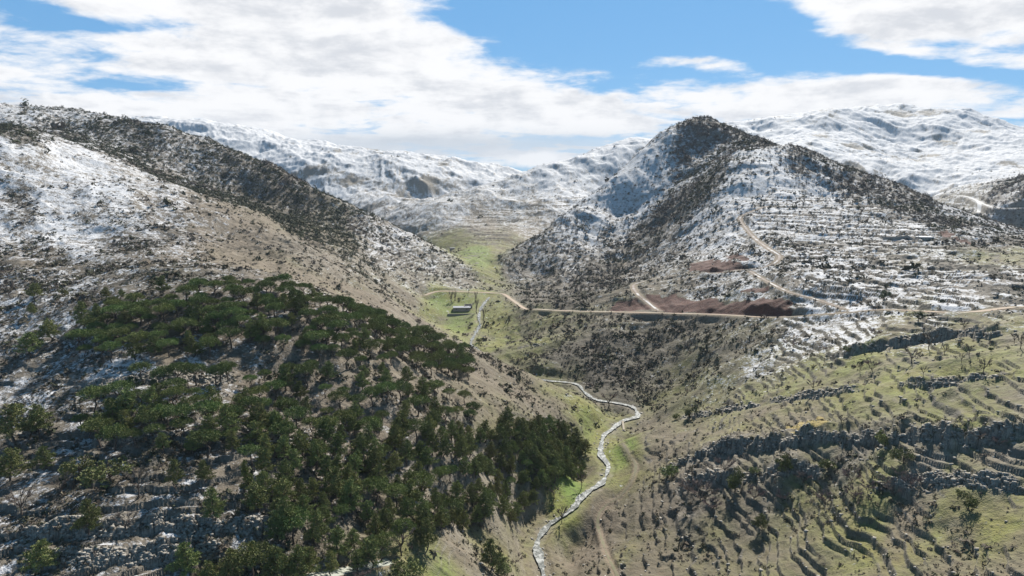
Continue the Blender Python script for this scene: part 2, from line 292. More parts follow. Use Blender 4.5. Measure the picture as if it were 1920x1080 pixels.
# ------------------------------------------------------------------ what covers the ground, noted at points along sight lines
# columns: u v | snow grass tan scrub rock | terracing wood bush
ZONES = """
0 198 .85 0 .1 .2 .1 0 .1 .2;60 215 .75 0 .1 .3 .1 0 .35 .3;170 212 .7 0 .1 .3 .1 .3 .35 .3;100 250 .5 0 .1 .5 .1 0 .75 .3;20 245 .4 0 .1 .6 .1 0 .8 .3
200 250 .6 0 .1 .5 .1 0 .75 .3;320 270 .55 0 .2 .5 .1 0 .7 .3;260 275 .5 0 .1 .5 .1 0 .75 .3;350 290 .6 0 .2 .5 .1 0 .55 .3;310 300 .6 0 .2 .5 .1 0 .5 .3
300 325 .4 0 .2 .6 .1 0 .95 .3;400 340 .5 0 .2 .5 .1 0 .9 .3;480 320 .4 0 .2 .5 .1 0 .85 .3;560 355 .3 0 .3 .5 .1 0 .9 .3;430 370 .4 .1 .2 .5 .1 0 .9 .3;550 420 .2 .1 .3 .5 .1 0 1 .3
620 400 .35 .1 .3 .4 .1 0 .9 .3;640 450 .2 .1 .4 .4 .1 0 .9 .3;700 425 .45 0 .3 .3 .3 .2 .6 .5;750 450 .5 0 .3 .3 .3 .3 .35 .5;720 480 .45 0 .3 .3 .4 .4 .3 .5;800 490 .4 .1 .3 .3 .4 .3 .3 .5
670 500 .3 .1 .4 .4 .2 0 .8 .4;860 510 .35 .1 .3 .3 .4 .3 .3 .5;780 530 .25 .1 .4 .2 .4 .3 .2 .4;860 535 .3 .1 .4 .2 .4 .3 .15 .4;700 520 .25 .1 .4 .3 .4 .2 .3 .4
0 280 .85 0 .1 .2 .1 0 0 .2;80 330 .8 0 .1 .2 .1 .1 0 .2;150 300 .85 0 .1 .2 .1 0 .05 .1;0 360 .8 0 .1 .2 .1 .1 0 .3;200 360 .85 0 .1 .2 .1 0 0 .3;100 400 .85 0 .1 .1 .1 0 0 .35
0 420 .8 0 .1 .1 .1 0 0 .3;200 420 .75 0 .1 .3 .1 0 .05 .5;130 460 .8 0 .1 .1 .1 0 .02 .4;30 380 .55 0 .1 .6 .1 0 .1 .7;300 400 .65 0 .2 .4 .1 0 .02 .5;280 345 .7 0 .3 .2 .2 0 .1 .2
250 460 .5 0 .2 .5 .1 .1 .05 .8;330 440 .5 0 .2 .5 .1 .1 .05 .8;400 420 .4 0 .6 .2 .2 0 .05 .4;460 440 .15 0 .8 .2 .1 0 .05 .3;350 480 .5 0 .5 .2 .1 0 0 .4;420 480 .12 .05 .85 .1 .1 0 0 .2
500 420 .15 .1 .8 .2 .1 0 .1 .3;520 500 .08 .1 .9 .1 .05 0 0 .2;560 460 .2 .05 .5 .3 .4 0 .15 .5;600 490 .2 .05 .5 .2 .5 0 .1 .6;640 500 .2 .05 .6 .2 .4 0 .1 .5;620 540 .08 .1 .9 .1 .1 0 0 .2
700 540 .15 .1 .6 .2 .3 0 .05 .5;760 560 .1 .2 .7 .2 .3 0 .05 .4;680 560 .1 .1 .9 .1 .1 0 0 .2;740 580 .1 .1 .8 .1 .3 0 0 .3;800 620 .08 .15 .6 .2 .3 0 0 .4;850 640 .08 .15 .6 .2 .4 0 0 .3
0 500 .35 0 .3 .6 .1 .1 .15 .9;100 490 .5 0 .3 .4 .1 .1 .1 .7;200 510 .4 .05 .3 .6 .1 .1 .1 1;300 510 .3 .05 .4 .6 .1 .1 .1 .9;50 540 .45 0 .2 .6 .2 .1 .2 .9;130 540 .6 0 .2 .4 .2 .1 .2 .7
0 600 .6 0 .1 .5 .2 .2 .1 .6;60 640 .55 0 .1 .5 .2 .2 .1 .6;30 700 .55 0 .1 .5 .2 .3 .1 .7;150 670 .65 0 .1 .4 .2 .3 0 .6;260 690 .75 0 .2 .2 .1 .3 0 .3;380 705 .7 0 .3 .2 .1 .3 0 .3
200 560 .4 0 .2 .6 .1 0 0 .6;330 540 .35 .05 .3 .5 .2 .1 0 .6;300 640 .15 .05 .5 .5 .1 0 0 .3;430 620 .25 0 .5 .4 .2 0 0 .3;500 560 .3 0 .4 .4 .2 0 0 .3;600 600 .25 0 .4 .3 .3 0 0 .4;480 700 .3 0 .5 .3 .3 .2 0 .5
700 660 .15 .1 .6 .3 .2 0 0 .5;600 680 .2 .05 .5 .3 .3 .1 0 .6;560 740 .35 0 .4 .3 .3 .3 0 .6;430 760 .4 0 .3 .4 .3 .3 0 .5;100 760 .5 0 .1 .5 .2 .3 0 .7;0 850 .35 0 .2 .6 .2 .3 0 .7
150 830 .6 0 .1 .5 .2 .4 0 .6;300 850 .35 .05 .2 .6 .2 .4 0 .8;450 850 .45 0 .3 .5 .3 .5 0 .6;600 830 .4 0 .4 .3 .4 .4 0 .6;60 950 .6 0 .1 .5 .2 .5 0 .6;200 950 .5 0 .2 .6 .2 .5 0 .8
330 970 .75 0 .1 .4 .2 .5 0 .5;250 1040 .5 0 .3 .5 .3 .8 0 .5;400 1050 .35 .05 .3 .6 .2 .6 0 .6;60 1060 .5 0 .3 .6 .2 .8 0 .5;450 940 .6 0 .3 .4 .2 .4 0 .6;560 950 .2 .05 .3 .6 .2 .2 0 .5
700 800 .25 0 .5 .3 .3 .2 0 .5;800 760 .15 .05 .7 .2 .2 .1 0 .6;760 850 .4 0 .4 .2 .5 .3 0 .4;700 950 .1 .05 .4 .6 .2 0 0 .5;850 850 .1 .1 .5 .4 .3 .1 0 .5;950 850 .08 .1 .6 .3 .3 .1 0 .5
780 680 .1 .1 .7 .3 .3 0 0 .5;900 680 .03 .1 .9 .3 .2 0 0 .6;880 740 .03 .15 .9 .2 .2 0 0 .6;960 720 0 .15 .9 .3 .1 0 0 .6;1000 770 0 .25 .8 .2 .2 0 0 .6;930 790 0 .35 .7 .1 .1 0 0 .4;1040 800 .03 .2 .7 .2 .4 0 0 .5
1050 745 0 .4 .7 .2 .1 0 0 .4;1100 790 0 1 .3 .1 .1 0 0 .2;1050 715 0 .9 .3 .1 0 0 0 .1;1130 790 0 .8 .4 .2 .2 0 0 .3;1150 810 0 .5 .4 .4 .3 0 0 .2;1110 840 0 .9 .5 .1 0 0 0 .1;1100 880 0 .6 .6 .2 .2 0 0 .3
1170 850 0 1.2 .1 0 0 .1 0 .05;1160 870 0 1 .3 .2 0 .1 0 .1;1185 880 0 .5 .6 .2 0 .2 0 .2;1070 920 0 1.2 .1 0 0 0 0 .05;1050 960 0 .9 .4 .1 0 0 0 .2;990 980 0 .5 .7 .3 .2 .1 0 .3;960 1030 0 .5 .8 .1 .2 .1 0 .3;900 1020 0 .3 .9 .2 .2 .1 0 .3
830 1060 0 1 .3 .1 .1 .2 0 .2;760 1060 .1 .6 .4 .2 .2 .2 0 .3;900 960 0 .2 .6 .4 .2 0 0 .4;1000 920 0 .1 .7 .3 .3 0 0 .5;700 1070 .3 .2 .4 .4 .3 .2 0 .3;850 1010 .05 .1 .7 .4 .4 .2 0 .3
820 570 0 1.1 .2 .1 .1 0 0 .1;850 600 0 1.1 .2 .1 .1 .2 0 .15;880 560 0 1 .2 .1 .1 0 0 .1;820 600 .02 .8 .4 .2 .3 .1 0 .2;930 570 0 .8 .3 .3 .2 .1 0 .4;920 630 0 .8 .4 .2 .2 .1 0 .3
960 640 0 .9 .4 .2 .1 .3 0 .3;1000 620 .02 .5 .4 .5 .2 .2 .02 .6;1060 610 .03 .4 .4 .5 .2 .1 .03 .7;1000 670 0 .6 .3 .5 .1 .2 .05 .6;1050 690 .02 .1 .2 .9 .2 0 .1 1;1130 700 .02 .1 .2 .9 .1 0 .1 1
1150 650 .04 .2 .3 .7 .2 0 .03 1;1250 640 .06 .2 .4 .7 .1 0 .02 1;1200 700 .02 .3 .2 .8 .1 0 .03 .9;1300 680 .03 .4 .3 .6 .1 0 .02 .8;1180 750 0 .2 .2 1 .1 0 .05 .8;1250 760 0 .5 .4 .5 .1 .1 0 .4;1220 800 0 .4 .6 .4 .1 .3 0 .3
1350 610 .15 .2 .5 .4 .1 .1 0 .7;1400 650 .25 .3 .3 .5 .1 .1 .02 .7;1420 690 .55 .2 .3 .3 .1 .2 0 .4;1340 730 .3 .5 .5 .1 .1 .2 0 .3;1500 640 .7 .1 .2 .3 .1 .4 0 .4;1600 640 .75 .1 .2 .2 .1 .6 0 .2;1550 620 .7 .1 .2 .3 .1 .3 0 .4
1750 610 .65 .2 .3 .2 .2 .6 0 .2;1900 605 .3 .4 .5 .1 .2 .5 0 .1;1700 630 .3 .4 .6 .1 .1 .5 0 .2;1800 625 .15 .5 .6 .1 .1 .4 0 .2;1480 680 .5 .3 .3 .3 .1 .4 0 .3
1500 710 .03 .8 .5 .1 .1 .4 0 .3;1400 745 .03 .8 .5 .1 .1 .4 0 .3;1600 690 .02 .9 .5 .1 .1 .4 0 .2;1700 690 .03 .7 .5 .1 .3 .4 0 .2;1850 690 .03 .8 .5 .1 .2 .5 0 .2;1900 660 .05 .7 .6 .1 .3 .5 0 .2;1650 730 .02 .8 .5 .1 .2 .5 0 .2
1850 750 0 .9 .5 .1 .1 .5 0 .2;1750 740 0 .9 .5 .1 .1 .4 0 .2;1500 760 0 .3 .9 .2 .1 .5 0 .3;1400 790 0 .3 .9 .2 .1 .5 0 .3;1600 770 0 .6 .7 .2 .1 .5 0 .2;1300 820 0 .3 .8 .4 .1 .5 0 .4;1230 850 0 .3 .8 .4 .1 .5 0 .3
1900 780 0 .5 .5 .1 .5 .5 0 .2;1500 830 0 .3 .6 .3 .5 .4 0 .4;1350 870 0 .1 .4 .4 .8 .4 0 .5;1300 900 .02 .1 .4 .5 .6 .5 0 .6;1450 870 .05 .2 .3 .5 .6 .4 0 .6;1600 850 .08 .2 .3 .5 .6 .4 0 .6;1750 840 .1 .2 .3 .4 .7 .4 0 .5;1900 850 .05 .4 .4 .3 .6 .5 0 .4
1800 880 0 .9 .4 .2 .2 .6 0 .4;1650 900 0 .8 .4 .3 .2 .7 0 .4;1500 930 0 .8 .5 .3 .1 .8 0 .4;1400 930 0 .4 .5 .4 .2 .8 0 .5;1350 980 0 .5 .6 .4 .1 1 0 .4;1500 1000 0 .5 .6 .3 .1 1 0 .4;1600 970 0 .5 .7 .3 .1 1 0 .3
1700 1000 0 .2 .9 .3 .1 1 0 .3;1800 980 0 .3 .8 .3 .1 1 0 .3;1900 950 0 .7 .6 .1 .1 .9 0 .3;1900 1040 0 .4 .8 .3 .1 1 0 .3;1700 1060 0 .5 .7 .3 .1 1 0 .3;1500 1060 0 .6 .6 .3 .1 1 0 .3;1350 1060 0 .4 .6 .4 .1 1 0 .3
1230 960 0 .15 .7 .6 .1 .8 0 .3;1180 930 0 .3 .7 .4 .1 .4 0 .2;1130 980 0 .05 .8 .5 .1 .3 0 .2;1100 1040 0 .05 .8 .6 .1 .5 0 .2;1200 1060 0 .3 .7 .4 .1 .9 0 .2
1320 225 .2 0 .2 .8 .1 0 1 .3;1290 245 .3 0 .2 .7 .1 0 .95 .3;1370 250 .2 0 .2 .8 .1 0 1 .3;1440 270 .2 0 .2 .8 .1 0 1 .3;1250 270 .5 0 .2 .4 .2 0 .3 .3;1210 300 .75 0 .2 .2 .2 0 .12 .3
1290 290 .4 0 .2 .6 .1 0 .9 .4;1240 310 .65 0 .2 .3 .3 0 .3 .4;1330 300 .45 0 .2 .5 .1 0 .8 .4;1170 340 .75 0 .2 .2 .3 0 .12 .3;1220 350 .7 0 .2 .3 .3 0 .25 .4;1270 340 .5 0 .2 .5 .1 0 .6 .5
1360 280 .4 0 .1 .6 .1 0 .8 .4;1500 300 .3 0 .2 .6 .1 0 .8 .4;1450 300 .65 0 .2 .3 .2 .1 .25 .4;1380 320 .6 0 .2 .4 .2 0 .3 .4;1340 340 .2 .02 .2 .8 .1 0 .85 .6;1300 370 .1 .02 .2 .9 .1 0 .9 .6
1250 400 .08 .02 .2 .9 .1 0 .85 .8;1180 390 .6 0 .2 .4 .3 0 .25 .5;1120 400 .65 0 .2 .3 .3 0 .2 .4;1080 430 .55 0 .2 .4 .3 0 .35 .5;1150 440 .45 .02 .3 .5 .2 0 .3 .7;1200 450 .15 .02 .2 .8 .1 0 .7 1
1010 470 .35 0 .2 .5 .3 0 .4 .6;1080 480 .3 .02 .3 .5 .4 0 .35 .7;960 510 .25 0 .2 .5 .4 0 .35 .6;1030 530 .15 .05 .4 .4 .4 0 .2 .7;1120 520 .06 .02 .3 .9 .1 0 .5 1;1080 560 .06 .05 .3 .8 .1 0 .35 1;990 560 .08 .1 .4 .5 .3 0 .2 .7
1180 510 .15 .05 .4 .6 .1 0 .3 .9;1240 470 .3 .05 .4 .4 .2 0 .2 .8;1300 420 .5 0 .4 .3 .2 0 .15 .6;1360 370 .6 0 .2 .3 .2 0 .15 .6;1350 440 .5 0 .4 .3 .2 0 .05 .6;1270 520 .25 .1 .4 .4 .2 0 .08 .7;1150 570 .08 .15 .5 .5 .1 0 .05 .7
1400 350 .65 0 .2 .3 .2 .2 .1 .5;1470 340 .7 0 .2 .3 .2 .4 .1 .4;1550 320 .4 0 .2 .5 .1 0 .6 .5;1600 340 .25 0 .2 .6 .1 0 .8 .5;1700 380 .25 0 .3 .6 .1 0 .75 .5;1650 350 .3 0 .2 .6 .1 0 .7 .5;1780 420 .25 0 .2 .6 .1 0 .7 .6
1540 360 .65 0 .2 .3 .2 .6 .08 .4;1450 400 .6 0 .3 .4 .2 .6 .05 .5;1600 400 .6 0 .3 .3 .2 .8 .05 .4;1700 430 .6 0 .3 .3 .2 .8 .05 .4;1550 440 .6 0 .3 .3 .2 .7 .03 .5;1800 400 .55 0 .3 .4 .1 .2 .3 .5;1850 440 .5 0 .3 .4 .1 .2 .25 .6;1910 450 .3 0 .3 .6 .1 .2 .4 .6
1420 450 .55 0 .4 .4 .2 .5 0 .6;1400 500 .55 0 .3 .4 .1 .2 0 .7;1500 480 .6 0 .3 .4 .1 .5 .03 .7;1600 490 .6 0 .3 .4 .1 .6 .03 .7;1700 480 .5 .15 .3 .3 .1 .9 0 .4;1880 480 .2 .5 .5 .1 .1 .3 0 .2
1350 530 .5 .1 .3 .4 .1 0 0 .8;1430 540 .5 .1 .3 .4 .1 .1 0 .7;1550 540 .65 0 .3 .4 .1 .4 0 .6;1700 530 .65 0 .2 .4 .1 1 0 .4;1850 520 .65 0 .2 .3 .1 1.2 0 .3;1900 560 .6 .1 .3 .3 .1 1 0 .3;1620 570 .7 0 .3 .2 .1 .5 0 .4;1800 560 .7 0 .2 .2 .1 .9 0 .3;1220 570 .15 .1 .5 .4 .1 0 0 .5
330 240 1 0 .1 .1 .1 0 0 0;450 260 .97 0 .1 .1 .2 0 0 .1;560 290 .95 0 .1 .1 .2 .1 .02 .1;650 310 .85 0 .1 .2 .3 .1 .03 .1;720 310 .8 0 .1 .2 .3 .1 .03 .1;600 350 .85 0 .1 .2 .3 .1 .03 .1;800 310 .8 0 .1 .2 .3 .1 .02 .1
850 330 .75 0 .2 .2 .3 .1 .02 .1;900 320 .8 0 .2 .2 .2 .1 0 .1;700 360 .6 0 .2 .3 .3 .1 .04 .1;780 380 .55 0 .3 .3 .3 .3 .04 .1;850 400 .55 0 .3 .3 .3 .5 .03 .1;950 360 .65 0 .3 .2 .3 .5 .03 .1;1050 330 .75 0 .2 .2 .3 .4 .03 .1
1100 295 .8 0 .2 .2 .3 .3 .05 .1;1180 275 .85 0 .2 .2 .2 .2 .03 .1;1060 370 .7 0 .3 .2 .2 .7 .02 .1;980 400 .5 .1 .5 .2 .2 .7 .02 .1;900 420 .35 .05 .6 .2 .2 .7 .02 .1;1000 430 .4 .05 .6 .2 .2 .5 .02 .1;930 440 .2 .25 .7 .1 .1 .7 .01 .1
850 455 .05 .7 .5 .1 .1 .5 .01 .1;900 470 0 1.1 .3 .1 0 .6 .01 .1;950 470 .08 .4 .6 .1 .1 .5 .02 .2;900 490 0 1.1 .2 .1 0 .5 .01 .1;930 520 .02 .8 .4 .2 .1 .1 .05 .3
1420 245 .8 0 .1 .2 .2 0 .1 0;1500 240 .95 0 .1 .1 .2 0 .03 0;1540 215 .8 0 .1 .2 .5 0 0 0;1600 230 1 0 .1 .1 .1 0 0 0;1680 200 .75 0 .1 .2 .6 0 0 0;1740 220 .8 0 .1 .2 .5 0 0 0;1620 270 .85 0 .1 .2 .5 .1 0 0;1700 250 .9 0 .1 .1 .3 0 0 0
1800 220 1 0 .1 .1 .1 0 0 0;1900 240 .95 0 .1 .1 .1 0 0 0;1550 270 .97 0 .1 .1 .1 0 0 0;1700 300 .75 0 .1 .2 .5 .2 0 0;1800 280 .85 0 .1 .1 .3 .1 0 0;1900 290 .85 0 .1 .1 .2 .1 0 0;1650 320 .75 0 .1 .2 .4 .3 0 0;1800 330 .7 0 .1 .3 .3 .3 .1 0;1740 340 .8 0 .1 .1 .2 .3 0 0
1800 350 .95 0 .1 .1 .1 .2 0 0;1880 335 .7 0 .1 .3 .2 .3 .1 0;1880 355 .25 0 .1 .7 .1 0 .8 0;1880 380 .55 0 .1 .4 .1 .1 .4 0;1820 375 .5 .1 .2 .4 .1 1 .1 0;1900 410 .3 0 .1 .6 .1 0 .8 0;1840 400 .3 0 .1 .6 .1 0 .7 0
"""
zp, zv = [], []
for ln in ZONES.strip().split('\n'):
    for q in ln.split(';'):
        q = [float(t) for t in q.split()]
        h = hit(BASE + 0, q[0], q[1]) if False else None
        zp.append(q[:2]); zv.append(q[2:])
Z0 = BASE + relief(XX.astype(f32), YY.astype(f32))
zz = []
for (u, v), val in zip(zp, zv):
    h = hit(Z0, u, v)
    if h is not None: zz.append((h[0] / h[1], math.log(h[1])) + tuple(val))
zz = np.array(zz); K_T = 0.40
def zone_eval(s, t):
    o = np.empty((len(s), 8))
    for i in range(0, len(s), 20000):
        d2 = (s[i:i + 20000, None] - zz[None, :, 0]) ** 2 + (K_T * (t[i:i + 20000, None] - zz[None, :, 1])) ** 2
        w = 1.0 / (d2 + 1.5e-4) ** 2.2
        o[i:i + 20000] = (w @ zz[:, 2:]) / w.sum(1, keepdims=True)
    return o
ZN = coarse_to_fine(zone_eval)

# ------------------------------------------------------------------ ground relief: terraces, ledges, cut tracks, stream bed
STREAM_PX = [(1032, 1092), (1010, 1062), (1006, 1045), (1013, 1029), (1032, 1008), (1058, 987), (1078, 966), (1089, 946), (1108, 926), (1130, 908), (1140, 890), (1138, 872),
             (1129, 856), (1126, 840), (1132, 824), (1146, 808), (1166, 799), (1189, 791), (1196, 782), (1188, 771), (1166, 761), (1140, 754), (1116, 745), (1096, 735), (1078, 725)]
STREAM_UP = [(884, 641), (890, 631), (896, 621), (900, 610), (898, 596), (900, 582), (908, 568), (918, 556)]
sA = [hit(Z0, *q) for q in STREAM_PX]; sB = [hit(Z0, *q) for q in STREAM_UP]
sA = np.array([p for p in sA if p]); sB = np.array([p for p in sB if p])
mid = [np.array((p[0], p[1], float(samp(Z0, np.array([p[0]]), np.array([p[1]]))[0]))) for p in (at(1015, 722, 456), at(960, 706, 474), at(915, 672, 515))]
STREAM = spline(np.vstack([sA, mid, sB]), 6)
zs = np.maximum.accumulate(STREAM[:, 2]); zr = np.minimum.accumulate(STREAM[::-1, 2])[::-1]
STREAM[:, 2] = 0.5 * (zs + zr) - 0.3
ROAD_PX = [(1990, 574), (1905, 577), (1800, 580), (1650, 583), (1550, 589), (1450, 592), (1330, 591), (1200, 587), (1080, 585), (1010, 582), (985, 577), (962, 566), (945, 553), (925, 549), (880, 548), (840, 545), (816, 546), (795, 556)]
SPUR_PX = [(1235, 583), (1215, 568), (1195, 549), (1188, 536), (1215, 526), (1260, 517), (1300, 512), (1350, 511), (1390, 506), (1430, 502), (1455, 491), (1461, 480), (1445, 468), (1420, 452), (1400, 430), (1388, 408), (1415, 394), (1445, 385)]
SPUR2_PX = [(1405, 508), (1440, 529), (1480, 547), (1530, 562), (1585, 580)]
FARROAD_PX = [(1797, 366), (1822, 371), (1833, 381), (1836, 392), (1834, 400)]
FARROAD2_PX = [(1822, 371), (1842, 382), (1862, 389), (1890, 391), (1925, 389)]
TRAIL_PX = [(1166, 828), (1180, 850), (1192, 872), (1186, 898), (1166, 928), (1136, 952), (1121, 975), (1126, 1008), (1142, 1045), (1160, 1085)]
FARM_PX = [(560, 1085), (610, 1078), (655, 1068), (700, 1060), (735, 1052)]
LEDGES = [  # sight-line polyline, height, reach upslope, ruggedness
    ([(1225, 888), (1290, 868), (1340, 852), (1400, 843), (1470, 836), (1530, 830), (1600, 828), (1680, 826), (1750, 826), (1850, 828), (1960, 834)], 4.0, 20, 2.2),
    ([(1255, 935), (1300, 906), (1360, 898), (1440, 894), (1500, 888), (1560, 892)], 2.2, 12, 1.6),
    ([(1240, 795), (1330, 777), (1400, 766), (1480, 750), (1560, 739), (1640, 728)], 2.0, 14, 1.2),
    ([(1540, 676), (1620, 662), (1680, 650), (1740, 638), (1800, 630), (1860, 632), (1950, 622)], 3.6, 22, 1.8),
    ([(1660, 716), (1720, 724), (1790, 722), (1850, 706), (1950, 694)], 2.6, 14, 1.5),
    ([(1620, 905), (1680, 912), (1760, 905), (1860, 908), (1950, 915)], 1.6, 12, 1.6),
    ([(0, 1014), (80, 1006), (170, 1000), (280, 988), (400, 1002), (480, 997), (570, 1004)], 2.3, 9, 1.0),
    ([(0, 1062), (100, 1058), (200, 1050), (330, 1042), (450, 1050)], 1.6, 6, 1.0),
    ([(200, 824), (280, 818), (400, 826), (500, 836), (640, 830)], 2.0, 8, 1.0),
    ([(0, 818), (60, 812), (110, 806)], 2.0, 8, 1.0),
    ([(90, 735), (230, 722), (380, 716), (460, 712)], 1.2, 6, 0.8),
    ([(960, 655), (1000, 648), (1040, 655)], 1.2, 6, 0.6), ([(905, 635), (940, 640)], 1.0, 5, 0.5),
]
xf, yf = XX.astype(f32), YY.astype(f32)
Sn, Gr, Ta, Sc, Ro, Te, Wo, Bu = [ZN[:, :, i].copy() for i in range(8)]
Z = Z0.copy()
# meso relief
n6 = fbm(xf, yf, 26, 4, 0.55, 31); rid = fbm(xf, yf, 14, 3, 0.5, 41, ridged=True)
rough = np.clip(0.35 + 0.8 * Ro + 0.35 * Sc - 0.3 * np.minimum(Gr, 1), 0.12, 1.3)
fadeN = sstep(150, 500, yf)
Z += rough * (0.5 + 1.3 * fadeN) * n6 * 1.5 + rough * (0.25 + 0.9 * fadeN) * rid
far = sstep(900, 2200, yf); wxf = xf + 40 * noise2(xf / 150, yf / 150, 52); wyf = yf + 40 * noise2(xf / 150, yf / 150, 53); rgf = fbm(wxf, wyf, 130, 6, 0.6, 51, ridged=True); Z += far * (12.0 * rgf - 3.0)
nf = fbm(xf, yf, 3.2, 3, 0.6, 61); Z += rough * (1 - sstep(500, 1100, yf)) * nf * 0.42
RISER = np.zeros_like(Z)
def terrace(z, h, r, seed):
    f = (z + 1.5 * h * fbm(xf, yf, 60 * h / 1.6, 3, 0.45, seed) + 0.22 * h * noise2(xf / 5, yf / 5, seed + 9)) / h
    f = f + 0.22 * np.sin(f * 2.1 + seed) + 0.09 * np.sin(f * 4.7); fl = np.floor(f); fr = f - fl; lv = (_hash(fl.astype(np.int32), fl.astype(np.int32) * 0, seed) & 1023) / 1023.0 * 0.9 - 0.45 + 0.9 * noise2(xf / 42 + 7.7 * fl, yf / 42, seed + 3); pres = sstep(-0.70, -0.40, lv).astype(f32); st = sstep(1 - r, 1 - r * 0.15, fr)
    return (fl + 0.16 * fr / 1.0 * (1 - st) + st - f) * h * pres * 0.92, ((fr > 1 - r) & (fr < 1 - 0.02 * r)).astype(f32) * pres
brk = sstep(-0.42, -0.08, fbm(xf, yf, 46, 4, 0.6, 71))
tmask = np.clip(Te, 0, 1.1) * brk * (1 - 0.55 * sstep(850, 1000, yf))
for h, r, a, b in ((2.1, 0.12, 0, 300), (2.3, 0.2, 300, 900), (4.5, 0.26, 900, 9000)):
    w = (sstep(a * 0.92, a * 1.08, yf) if a else 1.0) * (1 - sstep(b * 0.92, b * 1.08, yf)); dzt, rs = terrace(Z, h, r, 80 + a)
    m = tmask * w; m = sstep(0.1, 0.4, m) * np.clip(m + 0.35, 0, 1)
    Z += dzt * m; RISER = np.maximum(RISER, rs * sstep(0.2, 0.5, m) * sstep(-0.75, -0.35, noise2(xf / 9, yf / 9, 72)))
# rock ledges
ROCKL = np.zeros_like(Z); CRK = np.zeros_like(Z)
def cells(x, y, seed):
    """cell pattern: two random values per cell and the distance to the joint"""
    ix, iy = np.floor(x).astype(np.int32), np.floor(y).astype(np.int32); d1 = np.full(x.shape, 9.0); d2 = d1.copy(); ra = np.zeros(x.shape); rb = ra.copy()
    for a in (-1, 0, 1):
        for b_ in (-1, 0, 1):
            h_ = _hash(ix + a, iy + b_, seed); px = (h_ & 1023) / 1023.0; py = ((h_ >> 10) & 1023) / 1023.0; d = np.hypot(ix + a + px - x, iy + b_ + py - y); new = d < d1
            d2 = np.where(new, d1, np.minimum(d2, d)); ra = np.where(new, ((h_ >> 20) & 255) / 255.0, ra); rb = np.where(new, ((h_ >> 8) & 255) / 255.0, rb); d1 = np.where(new, d, d1)
    return ra, rb, d2 - d1
blk = noise2(xf / 5.5, yf / 5.5, 101) + 0.6 * noise2(xf / 2.1, yf / 2.1, 102)
LEDGE_XY = []
for px, H, reach, rug in LEDGES:
    L = poly_hit(Z0, px, 5); LEDGE_XY.append((L, H, rug)); q = near_line(L, reach + 4)
    if q is None: continue
    r_, c_, sd, par = q; n = len(L) - 1
    if L[-1, 0] < L[0, 0]: sd = -sd
    q1, q2, qe = cells(xf[r_, c_] / 3.4, yf[r_, c_] / 2.6, 107); q3, q4, qe2 = cells(xf[r_, c_] / 1.5, yf[r_, c_] / 1.3, 108); sw = sd + 0.5 * blk[r_, c_] * rug + (q1 - 0.5) * rug * 1.3; ends = sstep(0, 4, par) * (1 - sstep(n - 4, n, par))
    Hn = H * np.clip(0.75 + 0.8 * noise2(xf[r_, c_] / 14, yf[r_, c_] / 14, 103) + 0.4 * noise2(xf[r_, c_] / 4, yf[r_, c_] / 4, 104), 0.05, 1.4) * ends
    st = 0.55 * sstep(-1.0, 0.2, sw) + 0.45 * sstep(0.9, 2.1, sw + 0.5 * blk[r_, c_])
    Z[r_, c_] += Hn * st * (1 - sstep(2, reach, sd))
    Z[r_, c_] += sstep(-1.8, -0.4, sw) * (1 - sstep(2.4, 4.0, sw)) * ends * ((q2 - 0.5) * 0.10 * H + (q3 - 0.5) * 0.5 - 0.5 * (qe < 0.10)) * sstep(0.1 * H, 0.4 * H, Hn)
    CRK[r_, c_] = np.maximum(CRK[r_, c_], ((qe < 0.08) | (qe2 < 0.10)) * 0.8 + 0.2 * q4)
    ROCKL[r_, c_] = np.maximum(ROCKL[r_, c_], sstep(-1.6, -0.6, sw) * (1 - sstep(2.0, 3.2, sw)) * ends * sstep(0.15 * H, 0.5 * H, Hn))
def carve(L, half, blend, depth=0.0, keep=0.0):
    q = near_line(L, half + blend)
    if q is None: return
    r_, c_, sd, par = q; zc = np.interp(par, np.arange(len(L)), L[:, 2]) - depth
    w = 1 - sstep(half, half + blend, np.abs(sd)); Z[r_, c_] += (zc - Z[r_, c_]) * w * (1 - keep)
    return r_, c_, w
def smooth_z(L, k=9):
    zp_ = np.pad(L[:, 2], k, mode='edge'); L[:, 2] = np.convolve(zp_, np.ones(2 * k + 1) / (2 * k + 1), 'valid'); return L
ROAD = smooth_z(poly_hit(Z, ROAD_PX, 8)); SPUR = smooth_z(poly_hit(Z, SPUR_PX, 8), 5); SPUR2 = smooth_z(poly_hit(Z, SPUR2_PX, 8), 5)
FARR = smooth_z(poly_hit(Z, FARROAD_PX, 6), 3); FARR2 = smooth_z(poly_hit(Z, FARROAD2_PX, 6), 3)
TRAIL = smooth_z(poly_hit(Z, TRAIL_PX, 8), 4); FARM = smooth_z(poly_hit(Z, FARM_PX, 8), 4)
carve(ROAD, 2.6, 5); carve(SPUR, 3.0, 4); carve(SPUR2, 2.2, 4); carve(FARR, 5, 8); carve(FARR2, 5, 8); carve(TRAIL, 0.8, 1.5); carve(FARM, 2.2, 3)
carve(STREAM, 3.4, 10, 0.0, 0.0)
q = near_line(STREAM, 16); r_, c_, sdS, parS = q
wS = 1 - sstep(2.6, 4.6, np.abs(sdS) + 0.8 * noise2(xf[r_, c_] / 3, yf[r_, c_] / 3, 7)); Z[r_, c_] -= 0.75 * wS
BANK = np.zeros_like(Z); BANK[r_, c_] = 1 - sstep(1.8, 4.2, np.abs(sdS) + 1.5 * noise2(xf[r_, c_] / 4, yf[r_, c_] / 4, 8))
